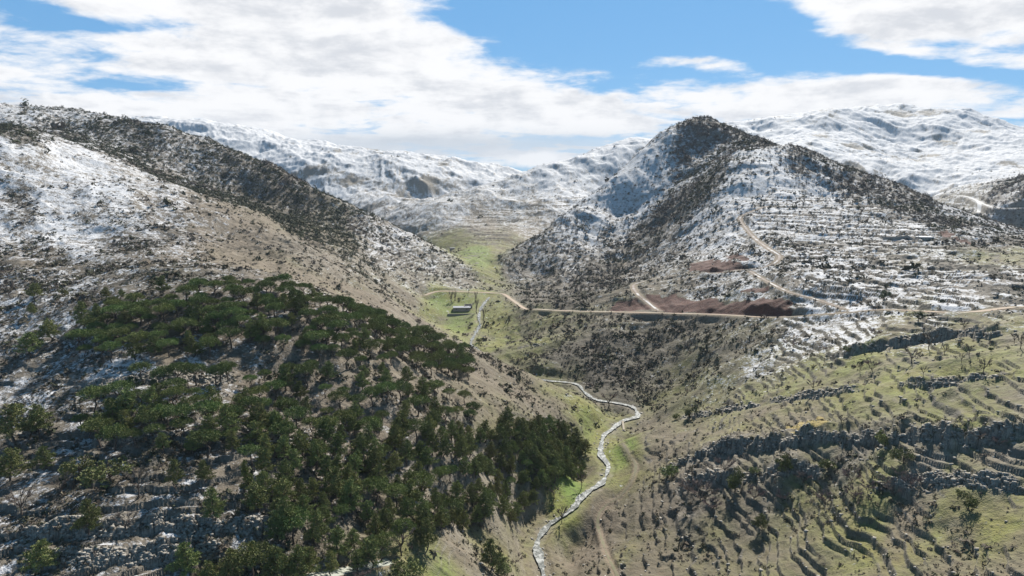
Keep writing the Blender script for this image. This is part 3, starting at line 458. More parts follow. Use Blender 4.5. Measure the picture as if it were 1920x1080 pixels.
def in_poly(px):
    P = np.array([h for h in (hit(Z0, *q) for q in px) if h])[:, :2]; m = np.zeros(Z.shape, bool)
    jx = xf + 2.5 * noise2(xf / 7, yf / 7, 301); jy = yf + 4 * noise2(xf / 7, yf / 7, 302)
    rr = np.nonzero((Y_AX > P[:, 1].min() - 8) & (Y_AX < P[:, 1].max() + 8))[0]; sub = np.s_[rr[0]:rr[-1] + 1]; a, b = jx[sub], jy[sub]; k = np.zeros(a.shape, bool)
    for i in range(len(P)):
        (x1, y1), (x2, y2) = P[i], P[(i + 1) % len(P)]
        if y1 == y2: continue
        k ^= ((y1 > b) != (y2 > b)) & (a < (x2 - x1) * (b - y1) / (y2 - y1) + x1)
    m[sub] = k; return m
RED = np.zeros(Z.shape, f32)
for px in ([(1288, 505), (1300, 494), (1335, 486), (1370, 488), (1400, 500), (1388, 505), (1340, 509)], [(1140, 582), (1155, 567), (1195, 560), (1225, 580)],
           [(1205, 552), (1260, 553), (1300, 566), (1360, 572), (1400, 562), (1440, 562), (1490, 570), (1480, 582), (1420, 588), (1330, 588), (1245, 584), (1222, 570)],
           [(1360, 480), (1400, 482), (1405, 487), (1370, 487)], [(1386, 546), (1430, 541), (1445, 547), (1395, 549)],
           [(1762, 436), (1772, 430), (1785, 440), (1782, 447), (1765, 447)], [(1790, 446), (1815, 449), (1830, 458), (1800, 455)]):
    RED = np.maximum(RED, in_poly(px).astype(f32))
yel = in_poly([(1480, 800), (1530, 782), (1560, 790), (1540, 815), (1490, 820)])

# ------------------------------------------------------------------ natural colours of what covers the ground
# the bowl under the road and the foot of the right-hand slope are dark with scrub
for cu, cv_, ru, rv, am in ((1150, 680, 170, 75, 0.9), (1010, 560, 90, 60, 0.5), (1330, 700, 120, 60, 0.35), (1330, 930, 110, 70, 0.8), (1560, 880, 190, 40, 0.5), (1480, 1000, 300, 70, 0.35), (1180, 980, 60, 90, 0.6)):
    h_ = hit(Z0, cu, cv_); h2_ = hit(Z0, cu, cv_ - rv); ds_ = (XX / YY - h_[0] / h_[1]) / (ru / 1240.0); dt_ = (np.log(YY) - math.log(h_[1])) / max(0.05, abs(math.log(h2_[1] / h_[1])))
    k_ = am * np.exp(-ds_ ** 2 - dt_ ** 2); Sc = Sc + 0.8 * k_; Gr = Gr * (1 - 0.6 * k_); Ta = Ta * (1 - 0.35 * k_); Bu = Bu + 0.3 * k_
gy, gx = np.gradient(Z); dY = np.gradient(Y_AX)[:, None]; dX = (np.gradient(S_AX)[None, :] * Y_AX[:, None])
sx = gx / dX; sy = (gy - sx * S_AX[None, :] * dY) / dY; STEEP = np.hypot(sx, sy).astype(f32)
v1 = fbm(xf, yf, 30, 4, 0.6, 201); v2 = fbm(xf, yf, 9, 3, 0.6, 202); v3 = fbm(xf, yf, 3, 3, 0.6, 203)
cG = np.stack([0.215 + 0.05 * v1, 0.232 + 0.035 * v2, 0.052 + 0.01 * v1], -1)
lush = np.clip(Gr - 0.85, 0, 0.35)[..., None] / 0.35; cG = cG * (1 - lush) + lush * np.array([0.17, 0.26, 0.05])
cT = np.stack([0.215 + 0.08 * v2 + 0.05 * v3, 0.172 + 0.065 * v2 + 0.045 * v3, 0.124 + 0.05 * v2 + 0.04 * v3], -1)
cS = np.stack([0.086 + 0.03 * v3, 0.074 + 0.022 * v3, 0.058 + 0.014 * v3], -1)
cR = np.stack([0.37 + 0.09 * v3, 0.335 + 0.08 * v3, 0.285 + 0.07 * v3], -1) * (1 - 0.6 * CRK * (ROCKL > 0.1) - 0.55 * RISER * (ROCKL < 0.1))[..., None]
wG = np.clip(Gr, 0, 2) * np.exp(2.3 * v1 + 1.6 * v2 + 0.9 * v3); wT = Ta * np.exp(0.8 * v2 - 0.6 * v1); wSc = (Sc + 0.5 * Bu * (1 - 0.8 * np.minimum(Gr, 1))) * np.exp(2.2 * v3 + 1.8 * v2 - 0.5)
wR = (Ro * (1 + 1.5 * far)) * np.exp(2.4 * fbm(xf, yf, 6, 3, 0.6, 204)) * 0.6 + 0.5 * sstep(0.75, 1.3, STEEP) + 3.2 * ROCKL + 2.6 * RISER * sstep(-0.4, 0.2, v3 + 0.2) + 0.35 * BANK
W4 = np.stack([wG ** 1.4, wT ** 1.4, wSc ** 1.4, wR ** 1.4], -1) + 1e-4; W4 /= W4.sum(-1, keepdims=True)
COL = cG * W4[..., :1] + cT * W4[..., 1:2] + cS * W4[..., 2:3] + cR * W4[..., 3:]
redc = np.stack([0.115 + 0.04 * v2, 0.052 + 0.02 * v2, 0.040 + 0.01 * v2], -1); COL = COL * (1 - RED[..., None]) + redc * RED[..., None]
COL *= 0.78; COL[yel] = COL[yel] * 0.4 + np.array([0.36, 0.27, 0.07]) * 0.6
farz = sstep(1300, 2000, yf); SNOW = 0.475 - 0.07 * sstep(350, 450, yf) * (1 - farz) * sstep(0.2, 0.3, -xf / yf) + 0.07 * sstep(600, 680, yf) * (1 - farz) * sstep(-0.25, -0.18, xf / yf) + 0.06 * sstep(380, 480, yf) * (xf > 60) - 0.09 * (1 - sstep(240, 340, yf)) + (Sn - 0.56) * (0.80 + 0.3 * farz) + 0.10 * farz - 0.5 * far * sstep(0.5, 0.95, STEEP) * (0.4 + Ro) - 0.85 * farz * sstep(0.02, 0.5, fbm(xf, yf, 170, 6, 0.62, 205) + 0.4 * (Ro - 0.35)) + 0.26 * v1 + 0.34 * v2 + 0.26 * v3 - 0.55 * RISER - 0.75 * ROCKL - 0.9 * RED - 0.8 * BANK - 0.45 * sstep(0.9, 1.6, STEEP)
# the sun has melted steep faces that look at it
facing = -(sx * math.sin(SUN_AZ) + sy * math.cos(SUN_AZ)) / np.sqrt(1 + STEEP ** 2)
SNOW -= 0.25 * sstep(0.25, 0.7, facing)
for L, hw in ((ROAD, 2.4), (SPUR, 2.2), (SPUR2, 1.4), (TRAIL, 0.7), (FARM, 2.0)):
    q = near_line(L, hw + 3); r_, c_, sd, _p = q; w = (1 - sstep(hw, hw + 2.0, np.abs(sd) + 0.8 * v3[r_, c_])); SNOW[r_, c_] -= 0.6 * w
    COL[r_, c_] = COL[r_, c_] * (1 - 0.7 * w[:, None]) + 0.7 * w[:, None] * np.array([0.20, 0.155, 0.11])

def new_mat(name):
    m = bpy.data.materials.new(name); m.use_nodes = True; t = m.node_tree; t.nodes.clear()
    o = t.nodes.new('ShaderNodeOutputMaterial'); b = t.nodes.new('ShaderNodeBsdfPrincipled'); t.links.new(b.outputs[0], o.inputs[0]); return m, t, b
def node(t, kind, **kw):
    n = t.nodes.new(kind)
    for k, v in kw.items(): setattr(n, k, v)
    return n
def tnoise(t, vec, scale, detail=4, rough=0.6, kind='ShaderNodeTexNoise'):
    n = t.nodes.new(kind); n.inputs['Scale'].default_value = scale
    if 'Detail' in n.inputs: n.inputs['Detail'].default_value = detail; n.inputs['Roughness'].default_value = rough
    t.links.new(vec, n.inputs['Vector']); return n
def tm(t, op, a, b=None, clamp=False):
    n = t.nodes.new('ShaderNodeMath'); n.operation = op; n.use_clamp = clamp
    for i, x in enumerate((a, b)):
        if x is None: continue
        if isinstance(x, (int, float)): n.inputs[i].default_value = x
        else: t.links.new(x, n.inputs[i])
    return n.outputs[0]
def tramp(t, x, a, b):
    n = t.nodes.new('ShaderNodeMapRange'); n.interpolation_type = 'SMOOTHSTEP'; t.links.new(x, n.inputs[0]); n.inputs[1].default_value = a; n.inputs[2].default_value = b; return n.outputs[0]
def tmix(t, f, a, b, mode='MIX'):
    n = t.nodes.new('ShaderNodeMix'); n.data_type = 'RGBA'; n.blend_type = mode
    for i, x in ((0, f), (6, a), (7, b)):
        if isinstance(x, (int, float)): n.inputs[i].default_value = x
        elif isinstance(x, tuple): n.inputs[i].default_value = x + (1,)
        else: t.links.new(x, n.inputs[i])
    return n.outputs[2]

M_GROUND, t, b = new_mat('ground_cover')
att = node(t, 'ShaderNodeAttribute', attribute_name='ground'); geo = node(t, 'ShaderNodeNewGeometry')
n1 = tnoise(t, geo.outputs['Position'], 0.9, 5, 0.65); n2 = tnoise(t, geo.outputs['Position'], 0.22, 4, 0.6)
fine_ = tm(t, 'ADD', tm(t, 'MULTIPLY', n1.outputs[0], 0.75), tm(t, 'MULTIPLY', n2.outputs[0], 0.45))
sn_in = tm(t, 'ADD', att.outputs['Alpha'], tm(t, 'MULTIPLY', tm(t, 'SUBTRACT', fine_, 0.6), 2.1))
snf = tramp(t, sn_in, 0.30, 0.74)
n3 = tnoise(t, geo.outputs['Position'], 2.2, 4, 0.7); n4 = tnoise(t, geo.outputs['Position'], 0.55, 3, 0.6)
# dry tussocks and stones broken through the cover
tus = tramp(t, n4.outputs[0], 0.52, 0.64)
c0 = tmix(t, tm(t, 'MULTIPLY', tus, 0.45), att.outputs['Color'], (0.055, 0.048, 0.034))
st_ = tramp(t, n3.outputs[0], 0.60, 0.70)
c1 = tmix(t, tm(t, 'MULTIPLY', st_, 0.5), c0, (0.28, 0.26, 0.22))
c2 = tmix(t, snf, c1, (0.54, 0.545, 0.565)); t.links.new(c2, b.inputs['Base Color']); b.inputs['Roughness'].default_value = 0.85
b.inputs['Specular IOR Level'].default_value = 0.2
bm1 = node(t, 'ShaderNodeBump'); bm1.inputs['Strength'].default_value = 1.0; bm1.inputs['Distance'].default_value = 0.55
hgt = tm(t, 'ADD', tm(t, 'MULTIPLY', n4.outputs[0], 1.1), tm(t, 'ADD', tm(t, 'MULTIPLY', n3.outputs[0], 0.35), tm(t, 'MULTIPLY', snf, 0.12)))
t.links.new(hgt, bm1.inputs['Height']); t.links.new(bm1.outputs[0], b.inputs['Normal'])

def grid_mesh(name, V, nr, nc, mat):
    me = bpy.data.meshes.new(name); i = np.arange(nr * nc).reshape(nr, nc)
    q = np.stack([i[:-1, :-1], i[:-1, 1:], i[1:, 1:], i[1:, :-1]], -1).reshape(-1, 4).astype(np.int32)
    me.vertices.add(len(V)); me.vertices.foreach_set('co', V.astype(f32).ravel()); me.loops.add(q.size); me.loops.foreach_set('vertex_index', q.ravel())
    me.polygons.add(len(q)); me.polygons.foreach_set('loop_start', np.arange(0, q.size, 4, dtype=np.int32)); me.update(calc_edges=False)
    me.polygons.foreach_set('use_smooth', np.ones(len(q), bool)); me.materials.append(mat); return me
def link(o):
    SC.collection.objects.link(o); return o
def structure(name, me):
    o = link(bpy.data.objects.new(name, me)); o['kind'] = 'structure'; return o
me = grid_mesh('terrain', np.stack([XX, YY, Z], -1).reshape(-1, 3), NR, NC, M_GROUND)
a = me.attributes.new('ground', 'FLOAT_COLOR', 'POINT'); a.data.foreach_set('color', np.concatenate([np.clip(COL, 0.01, 1), SNOW[..., None]], -1).astype(f32).ravel())
structure('terrain', me)

def ribbon(name, L, half, lift, mat, ncross=5, wob=0.0, step=1.0, flat=None):
    d = np.r_[0, np.cumsum(np.hypot(np.diff(L[:, 0]), np.diff(L[:, 1])))]; s = np.arange(0, d[-1], step)
    C = np.stack([np.interp(s, d, L[:, k]) for k in range(3)], -1); T = np.gradient(C[:, :2], axis=0); T /= np.hypot(T[:, 0], T[:, 1])[:, None] + 1e-9
    Nn = np.stack([-T[:, 1], T[:, 0]], -1); hw = half * (1 + wob * noise2(s / 9, s * 0 + 3.3, 5) + 0.5 * wob * noise2(s / 3, s * 0 + 7.3, 6)); k = np.linspace(-1, 1, ncross)
    X = C[:, None, 0] + Nn[:, None, 0] * k[None] * hw[:, None]; Yv = C[:, None, 1] + Nn[:, None, 1] * k[None] * hw[:, None]
    Zv = samp(Z, X.ravel(), Yv.ravel()).reshape(X.shape)
    if flat is not None: Zv = np.minimum(np.maximum(Zv, C[:, None, 2] - 5), 1e9) * 0 + (C[:, None, 2] + flat) + 0 * X
    return structure(name, grid_mesh(name, np.stack([X, Yv, Zv + lift], -1).reshape(-1, 3), len(s), ncross, mat))
M_ROAD, t, b = new_mat('dirt'); geo = node(t, 'ShaderNodeNewGeometry'); n1 = tnoise(t, geo.outputs['Position'], 0.35, 5, 0.7); n2 = tnoise(t, geo.outputs['Position'], 0.06, 3, 0.6)
cc = tmix(t, tramp(t, n1.outputs[0], 0.35, 0.65), (0.345, 0.295, 0.215), (0.265, 0.22, 0.165)); cc = tmix(t, tramp(t, n2.outputs[0], 0.45, 0.6), cc, (0.36, 0.27, 0.20)); t.links.new(cc, b.inputs[0]); b.inputs['Roughness'].default_value = 0.9
M_SPUR, t, b = new_mat('red_dirt_with_snow'); geo = node(t, 'ShaderNodeNewGeometry'); n1 = tnoise(t, geo.outputs['Position'], 0.5, 5, 0.7); n2 = tnoise(t, geo.outputs['Position'], 0.1, 3, 0.6)
cc = tmix(t, tramp(t, n1.outputs[0], 0.35, 0.65), (0.26, 0.215, 0.185), (0.18, 0.14, 0.12)); cc = tmix(t, tramp(t, n2.outputs[0], 0.5, 0.62), cc, (0.50, 0.48, 0.47)); t.links.new(cc, b.inputs[0]); b.inputs['Roughness'].default_value = 0.9
M_PATH, t, b = new_mat('trodden_grass'); geo = node(t, 'ShaderNodeNewGeometry'); n1 = tnoise(t, geo.outputs['Position'], 0.5, 5, 0.7)
cc = tmix(t, tramp(t, n1.outputs[0], 0.42, 0.58), (0.155, 0.13, 0.085), (0.12, 0.115, 0.06)); t.links.new(cc, b.inputs[0]); b.inputs['Roughness'].default_value = 0.9
M_SNOWROAD, t, b = new_mat('snowy_road'); b.inputs[0].default_value = (0.45, 0.45, 0.45, 1); b.inputs['Roughness'].default_value = 0.8
M_GRAVEL, t, b = new_mat('wet_gravel'); geo = node(t, 'ShaderNodeNewGeometry'); n1 = tnoise(t, geo.outputs['Position'], 1.4, 5, 0.7)
cc = tmix(t, tramp(t, n1.outputs[0], 0.35, 0.65), (0.34, 0.35, 0.31), (0.20, 0.22, 0.16)); t.links.new(cc, b.inputs[0]); b.inputs['Roughness'].default_value = 0.7
M_WATER, t, b = new_mat('white_water'); geo = node(t, 'ShaderNodeNewGeometry'); n1 = tnoise(t, geo.outputs['Position'], 0.7, 4, 0.6); n2 = tnoise(t, geo.outputs['Position'], 0.2, 3, 0.6)
fo = tramp(t, tm(t, 'ADD', tm(t, 'MULTIPLY', n1.outputs[0], 0.75), tm(t, 'MULTIPLY', n2.outputs[0], 0.3)), 0.48, 0.64)
cc = tmix(t, fo, (0.065, 0.075, 0.07), (0.34, 0.35, 0.34)); t.links.new(cc, b.inputs[0]); b.inputs['Roughness'].default_value = 0.55; b.inputs['Specular IOR Level'].default_value = 0.22
bp = node(t, 'ShaderNodeBump'); bp.inputs['Distance'].default_value = 0.3; t.links.new(n1.outputs[0], bp.inputs['Height']); t.links.new(bp.outputs[0], b.inputs['Normal'])
ribbon('stream', STREAM, 1.2, 0.0, M_WATER, 9, 0.75, 0.6, flat=-0.12)
ribbon('dirt_road', ROAD, 1.85, 0.2, M_ROAD, 5, 0.1, 1.5)
ribbon('hill_track', SPUR, 1.05, 0.12, M_SPUR, 5, 0.25, 1.5); ribbon('hill_track_branch', SPUR2, 0.75, 0.16, M_SPUR, 5, 0.25, 1.5)
ribbon('snowy_valley_road', FARR, 3.4, 0.35, M_SNOWROAD, 5, 0.1, 4); ribbon('snowy_branch_road', FARR2, 2.8, 0.45, M_SNOWROAD, 5, 0.1, 4)
ribbon('footpath', TRAIL, 0.42, 0.05, M_PATH, 3, 0.9, 0.7); ribbon('farm_track', FARM, 1.9, 0.06, M_GRAVEL, 5, 0.15, 0.8)

# ------------------------------------------------------------------ low cover that nobody could count: scrub, far woodland, stones
rng = np.random.default_rng(11)
ELEV = (Z - CAM_Z) / YY; HZN = np.maximum.accumulate(ELEV, axis=0); VIS = ELEV >= HZN - 0.02
JACOB = np.gradient(S_AX)[None, :] * np.gradient(T_AX)[:, None]
def pick(dens, n, seed):
    """n ground points (x, y) with probability following dens over the visible fan"""
    g = np.random.default_rng(seed); p = np.where(VIS & (np.abs(S_AX)[None, :] < 0.95) & (YY > 100), dens, 0) * JACOB; p = p.ravel(); cum = np.cumsum(p); k = np.searchsorted(cum, g.random(n) * cum[-1])
    r = k // NC; c = k % NC; r = np.minimum(r, NR - 2); c = np.minimum(c, NC - 2); fr, fc = g.random(n), g.random(n)
    y = np.exp(T_AX[r] + fr * (T_AX[r + 1] - T_AX[r])); s = S_AX[c] + fc * (S_AX[c + 1] - S_AX[c]); return s * y, y
def soup(name, X, Y, R, H, col, nleaf, leaf, seed, mat, lift=0.0, flat=0.5):
    """clumps of small leaf faces, one mesh: centre X,Y, radius R, height H, colour (n,3)"""
    g = np.random.default_rng(seed); n = len(X); zc = samp(Z, X, Y); d = g.normal(size=(n, nleaf, 3)); d /= np.linalg.norm(d, axis=2, keepdims=True); d[:, :, 2] = np.abs(d[:, :, 2]) * 1.1 - 0.12
    rr = g.uniform(0.55, 1.0, (n, nleaf, 1)); lob = 1 + 0.28 * np.sin(3 * np.arctan2(d[:, :, 1], d[:, :, 0]) + g.uniform(0, 6, (n, 1)))[..., None]
    P = d * rr * lob * np.stack([R, R, H], -1)[:, None, :]; P += np.stack([X, Y, zc + lift * H], -1)[:, None, :]
    nrm = d + g.normal(size=d.shape) * 0.55; nrm[:, :, 2] += 0.25; nrm /= np.linalg.norm(nrm, axis=2, keepdims=True)
    a = np.cross(nrm, g.normal(size=d.shape)); a /= np.linalg.norm(a, axis=2, keepdims=True) + 1e-9; b_ = np.cross(nrm, a)
    L = (R[:, None] * leaf * g.uniform(0.6, 1.35, (n, nleaf)))[..., None]; k = g.uniform(-0.4, 0.4, (n, nleaf, 1))
    V = np.stack([P - a * L, P + b_ * L * (0.75 + k * .3) - a * L * k, P + a * L], 2).reshape(-1, 3); m = n * nleaf
    me = bpy.data.meshes.new(name); me.vertices.add(m * 3); me.vertices.foreach_set('co', V.astype(f32).ravel()); me.loops.add(m * 3); me.loops.foreach_set('vertex_index', np.arange(m * 3, dtype=np.int32))
    me.polygons.add(m); me.polygons.foreach_set('loop_start', np.arange(0, m * 3, 3, dtype=np.int32)); me.update(calc_edges=False); me.materials.append(mat)
    at_ = me.attributes.new('tint', 'FLOAT_COLOR', 'POINT'); cc_ = np.repeat(col[:, None, :] * g.uniform(0.8, 1.25, (n, nleaf, 1)), 3, 1).reshape(-1, 3); at_.data.foreach_set('color', np.c_[cc_, np.ones(len(cc_))].astype(f32).ravel())
    return me
def stuff(name, me, label=None):
    o = link(bpy.data.objects.new(name, me)); o['kind'] = 'stuff'
    if label: o['label'] = label
    return o
M_SCRUB, t, b = new_mat('scrub_leaves'); at_n = node(t, 'ShaderNodeAttribute', attribute_name='tint'); t.links.new(at_n.outputs['Color'], b.inputs[0]); b.inputs['Roughness'].default_value = 0.8; b.inputs['Specular IOR Level'].default_value = 0.15

def mixcol(g, n, cols, jit=0.2):
    cols = np.array(cols); return cols[g.integers(0, len(cols), n)] * g.uniform(1 - jit, 1 + jit, (n, 1))
clump = np.clip(0.45 + 1.3 * fbm(xf, yf, 24, 4, 0.6, 401), 0.02, 2.5); clump2 = np.clip(0.5 + 1.6 * fbm(xf, yf, 60, 4, 0.6, 402), 0.0, 2.5)
keepout = (1 - np.clip(BANK * 2, 0, 1)) * (1 - RED)
for L, hw in ((ROAD, 4), (SPUR, 4), (SPUR2, 3), (TRAIL, 1.5), (FARM, 3), (STREAM, 5), (FARR, 8), (FARR2, 8)):
    r_, c_, sd, _p = near_line(L, hw); keepout[r_, c_] = 0
g = np.random.default_rng(5)
dn = np.clip(Bu + 0.25 * np.clip(Ta - 0.5, 0, 1) * (YY < 900), 0, 1.4) ** 1.5 * clump ** 1.4 * keepout * (1 - 0.45 * ((YY < 320) & (XX > 20))) * (YY < 1700)
x, y = pick(dn, 62000, 21); R = np.minimum(0.42 * (y / 250) ** 0.75, 2.0) * g.lognormal(-0.08, 0.55, len(x)); H = R * g.uniform(0.7, 1.2, len(x))
C = mixcol(g, len(x), [(0.080, 0.076, 0.045), (0.105, 0.090, 0.062), (0.060, 0.066, 0.036), (0.14, 0.112, 0.084), (0.095, 0.082, 0.070)])
stuff('low_scrub', soup('low_scrub', x, y, R, H, C, 13, 0.62, 22, M_SCRUB), 'low thorny brown scrub dotting the snowy slopes')
dn = np.clip(Wo, 0, 1) ** 1.8 * (0.45 + clump2) * keepout * (YY > 420)
x, y = pick(dn, 30000, 23); R = g.lognormal(0.32, 0.38, len(x)) * np.clip((y / 900), 0.7, 1.8); H = R * g.uniform(1.0, 1.7, len(x))
brown = (noise2(x / 120, y / 120, 77) + 0.4 * noise2(x / 30, y / 30, 78) + 0.5 * (x > 60) > 0.35)
C = mixcol(g, len(x), [(0.048, 0.058, 0.030), (0.060, 0.070, 0.036), (0.040, 0.050, 0.030), (0.072, 0.076, 0.044)]); Cb = mixcol(g, len(x), [(0.125, 0.105, 0.085), (0.10, 0.088, 0.070), (0.15, 0.12, 0.10)]); C = np.where(brown[:, None], Cb, C)
stuff('hillside_woodland', soup('hillside_woodland', x, y, R, H, C, 36, 0.38, 24, M_SCRUB, 0.0), 'dark evergreen scrub woodland covering the far hillsides')
# stones
M_STONE, t, b = new_mat('limestone'); geo = node(t, 'ShaderNodeNewGeometry'); n1 = tnoise(t, geo.outputs['Position'], 1.3, 5, 0.7)
cc = tmix(t, tramp(t, n1.outputs[0], 0.3, 0.7), (0.34, 0.315, 0.275), (0.16, 0.148, 0.13)); t.links.new(cc, b.inputs[0]); b.inputs['Roughness'].default_value = 0.9
def stones(name, X, Y, R, seed):
    g = np.random.default_rng(seed); n = len(X); zc = samp(Z, X, Y)
    base = np.array([[sx_, sy_, sz_] for sz_ in (-1, 1) for sy_ in (-1, 1) for sx_ in (-1, 1)], float); F = np.array([[0, 2, 3, 1], [4, 5, 7, 6], [0, 1, 5, 4], [2, 6, 7, 3], [0, 4, 6, 2], [1, 3, 7, 5]])
    P = base[None] * (1 + g.uniform(-0.38, 0.38, (n, 8, 3))) * (R[:, None] * np.stack([g.uniform(0.7, 1.5, n), g.uniform(0.6, 1.1, n), g.uniform(0.35, 0.75, n)], -1))[:, None, :]
    th = g.uniform(-0.9, 0.9, n)[:, None]; Px = P[:, :, 0] * np.cos(th) - P[:, :, 1] * np.sin(th); Py = P[:, :, 0] * np.sin(th) + P[:, :, 1] * np.cos(th)
    V = np.stack([Px + X[:, None], Py + Y[:, None], P[:, :, 2] + (zc + 0.15 * R)[:, None]], -1).reshape(-1, 3); q = (F[None] + 8 * np.arange(n)[:, None, None]).reshape(-1)
    me = bpy.data.meshes.new(name); me.vertices.add(len(V)); me.vertices.foreach_set('co', V.astype(f32).ravel()); me.loops.add(len(q)); me.loops.foreach_set('vertex_index', q.astype(np.int32))
    me.polygons.add(len(q) // 4); me.polygons.foreach_set('loop_start', np.arange(0, len(q), 4, dtype=np.int32)); me.update(calc_edges=False); me.materials.append(M_STONE); return me
dn = (1.6 * ROCKL + 0.25 * RISER * (YY < 420) * tmask + 0.25 * np.clip(Ro, 0, 1) ** 2 * clump + 0.12 * BANK) * (YY < 900)
x, y = pick(dn, 9000, 31); R = 0.25 * np.minimum(g.lognormal(0, 0.5, len(x)), 2.0) * (y / 230) ** 0.45
stuff('loose_stones', stones('loose_stones', x, y, R, 32), 'grey limestone blocks strewn along ledges and terrace walls')

# ------------------------------------------------------------------ trees
def leaf_mat(name, rough=0.75, var=0.25):
    m, t, b = new_mat(name); a_ = node(t, 'ShaderNodeAttribute', attribute_name='tint'); oi = node(t, 'ShaderNodeObjectInfo')
    k = node(t, 'ShaderNodeMapRange'); t.links.new(oi.outputs['Random'], k.inputs[0]); k.inputs[3].default_value = 1 - var; k.inputs[4].default_value = 1 + var
    hs = node(t, 'ShaderNodeHueSaturation'); t.links.new(a_.outputs['Color'], hs.inputs['Color']); t.links.new(k.outputs[0], hs.inputs['Value'])
    h2 = tm(t, 'ADD', tm(t, 'MULTIPLY', tm(t, 'FRACT', tm(t, 'MULTIPLY', oi.outputs['Random'], 7.13)), 0.05), 0.475); t.links.new(h2, hs.inputs['Hue'])
    t.links.new(hs.outputs[0], b.inputs[0]); b.inputs['Roughness'].default_value = rough; b.inputs['Specular IOR Level'].default_value = 0.25; return m
M_NEEDLE = leaf_mat('pine_needles'); M_TWIG = leaf_mat('bare_twigs', 0.9, 0.15)
M_BARK, t, b = new_mat('bark'); geo = node(t, 'ShaderNodeNewGeometry'); n1 = tnoise(t, geo.outputs['Position'], 3.0, 4, 0.7)
cc = tmix(t, tramp(t, n1.outputs[0], 0.35, 0.65), (0.13, 0.095, 0.07), (0.055, 0.042, 0.035)); t.links.new(cc, b.inputs[0]); b.inputs['Roughness'].default_value = 0.95

def tri_mesh(name, V, cols, mat):
    """V (m,3,3) loose leaf faces, cols (m,3)"""
    m = len(V); me = bpy.data.meshes.new(name); me.vertices.add(m * 3); me.vertices.foreach_set('co', V.astype(f32).ravel()); me.loops.add(m * 3); me.loops.foreach_set('vertex_index', np.arange(m * 3, dtype=np.int32))
    me.polygons.add(m); me.polygons.foreach_set('loop_start', np.arange(0, m * 3, 3, dtype=np.int32)); me.update(calc_edges=False); me.materials.append(mat)
    a_ = me.attributes.new('tint', 'FLOAT_COLOR', 'POINT'); a_.data.foreach_set('color', np.c_[np.repeat(cols, 3, 0), np.ones(m * 3)].astype(f32).ravel()); return me
def leaves(g, centres, radii, n, leaf, flat=0.7, up=0.5, narrow=0.5):
    """leaf faces over puffs: centres (k,3), radii (k,)"""
    k = len(centres); d = g.normal(size=(k, n, 3)); d /= np.linalg.norm(d, axis=2, keepdims=True); r = g.uniform(0.45, 1.0, (k, n, 1))
    P = centres[:, None] + d * r * radii[:, None, None] * np.array([1, 1, flat]); ax = d * 0.8 + g.normal(size=d.shape) * 0.45; ax[:, :, 2] += up; ax /= np.linalg.norm(ax, axis=2, keepdims=True)
    sd = np.cross(ax, g.normal(size=d.shape)); sd /= np.linalg.norm(sd, axis=2, keepdims=True) + 1e-9; L = leaf * g.uniform(0.6, 1.4, (k, n, 1)); wd = L * narrow
    return np.stack([P - sd * wd, P + sd * wd, P + ax * L * 1.5], 2).reshape(-1, 3, 3)
def tube(g, segs, sides=6):
    """segs: list of (points (n,3), radii (n,)) -> verts, quads"""
    V, Fq = [], []
    for P, R in segs:
        P = np.asarray(P, float); T = np.gradient(P, axis=0); T /= np.linalg.norm(T, axis=1, keepdims=True) + 1e-9; ref = np.array([1.0, 0.13, 0.2]); A = np.cross(T, ref); A /= np.linalg.norm(A, axis=1, keepdims=True) + 1e-9; B = np.cross(T, A)
        o = len(V); th = np.arange(sides) * 2 * math.pi / sides
        for i in range(len(P)):
            for q_ in th: V.append(P[i] + R[i] * (math.cos(q_) * A[i] + math.sin(q_) * B[i]))
        for i in range(len(P) - 1):
            for j in range(sides): Fq.append((o + i * sides + j, o + i * sides + (j + 1) % sides, o + (i + 1) * sides + (j + 1) % sides, o + (i + 1) * sides + j))
    return V, Fq
def py_mesh(name, V, Fq, mat, smooth=True):
    me = bpy.data.meshes.new(name); me.from_pydata([tuple(v) for v in V], [], Fq); me.polygons.foreach_set('use_smooth', [smooth] * len(Fq)); me.materials.append(mat); return me
def limb(g, a, b_, sag=0.0, n=4):
    a, b_ = np.array(a, float), np.array(b_, float); k = np.linspace(0, 1, n)[:, None]; P = a + (b_ - a) * k; P[1:-1] += g.normal(size=(n - 2, 3)) * 0.06 * np.linalg.norm(b_ - a); P[:, 2] += -sag * 4 * (k * (1 - k))[:, 0]; return P
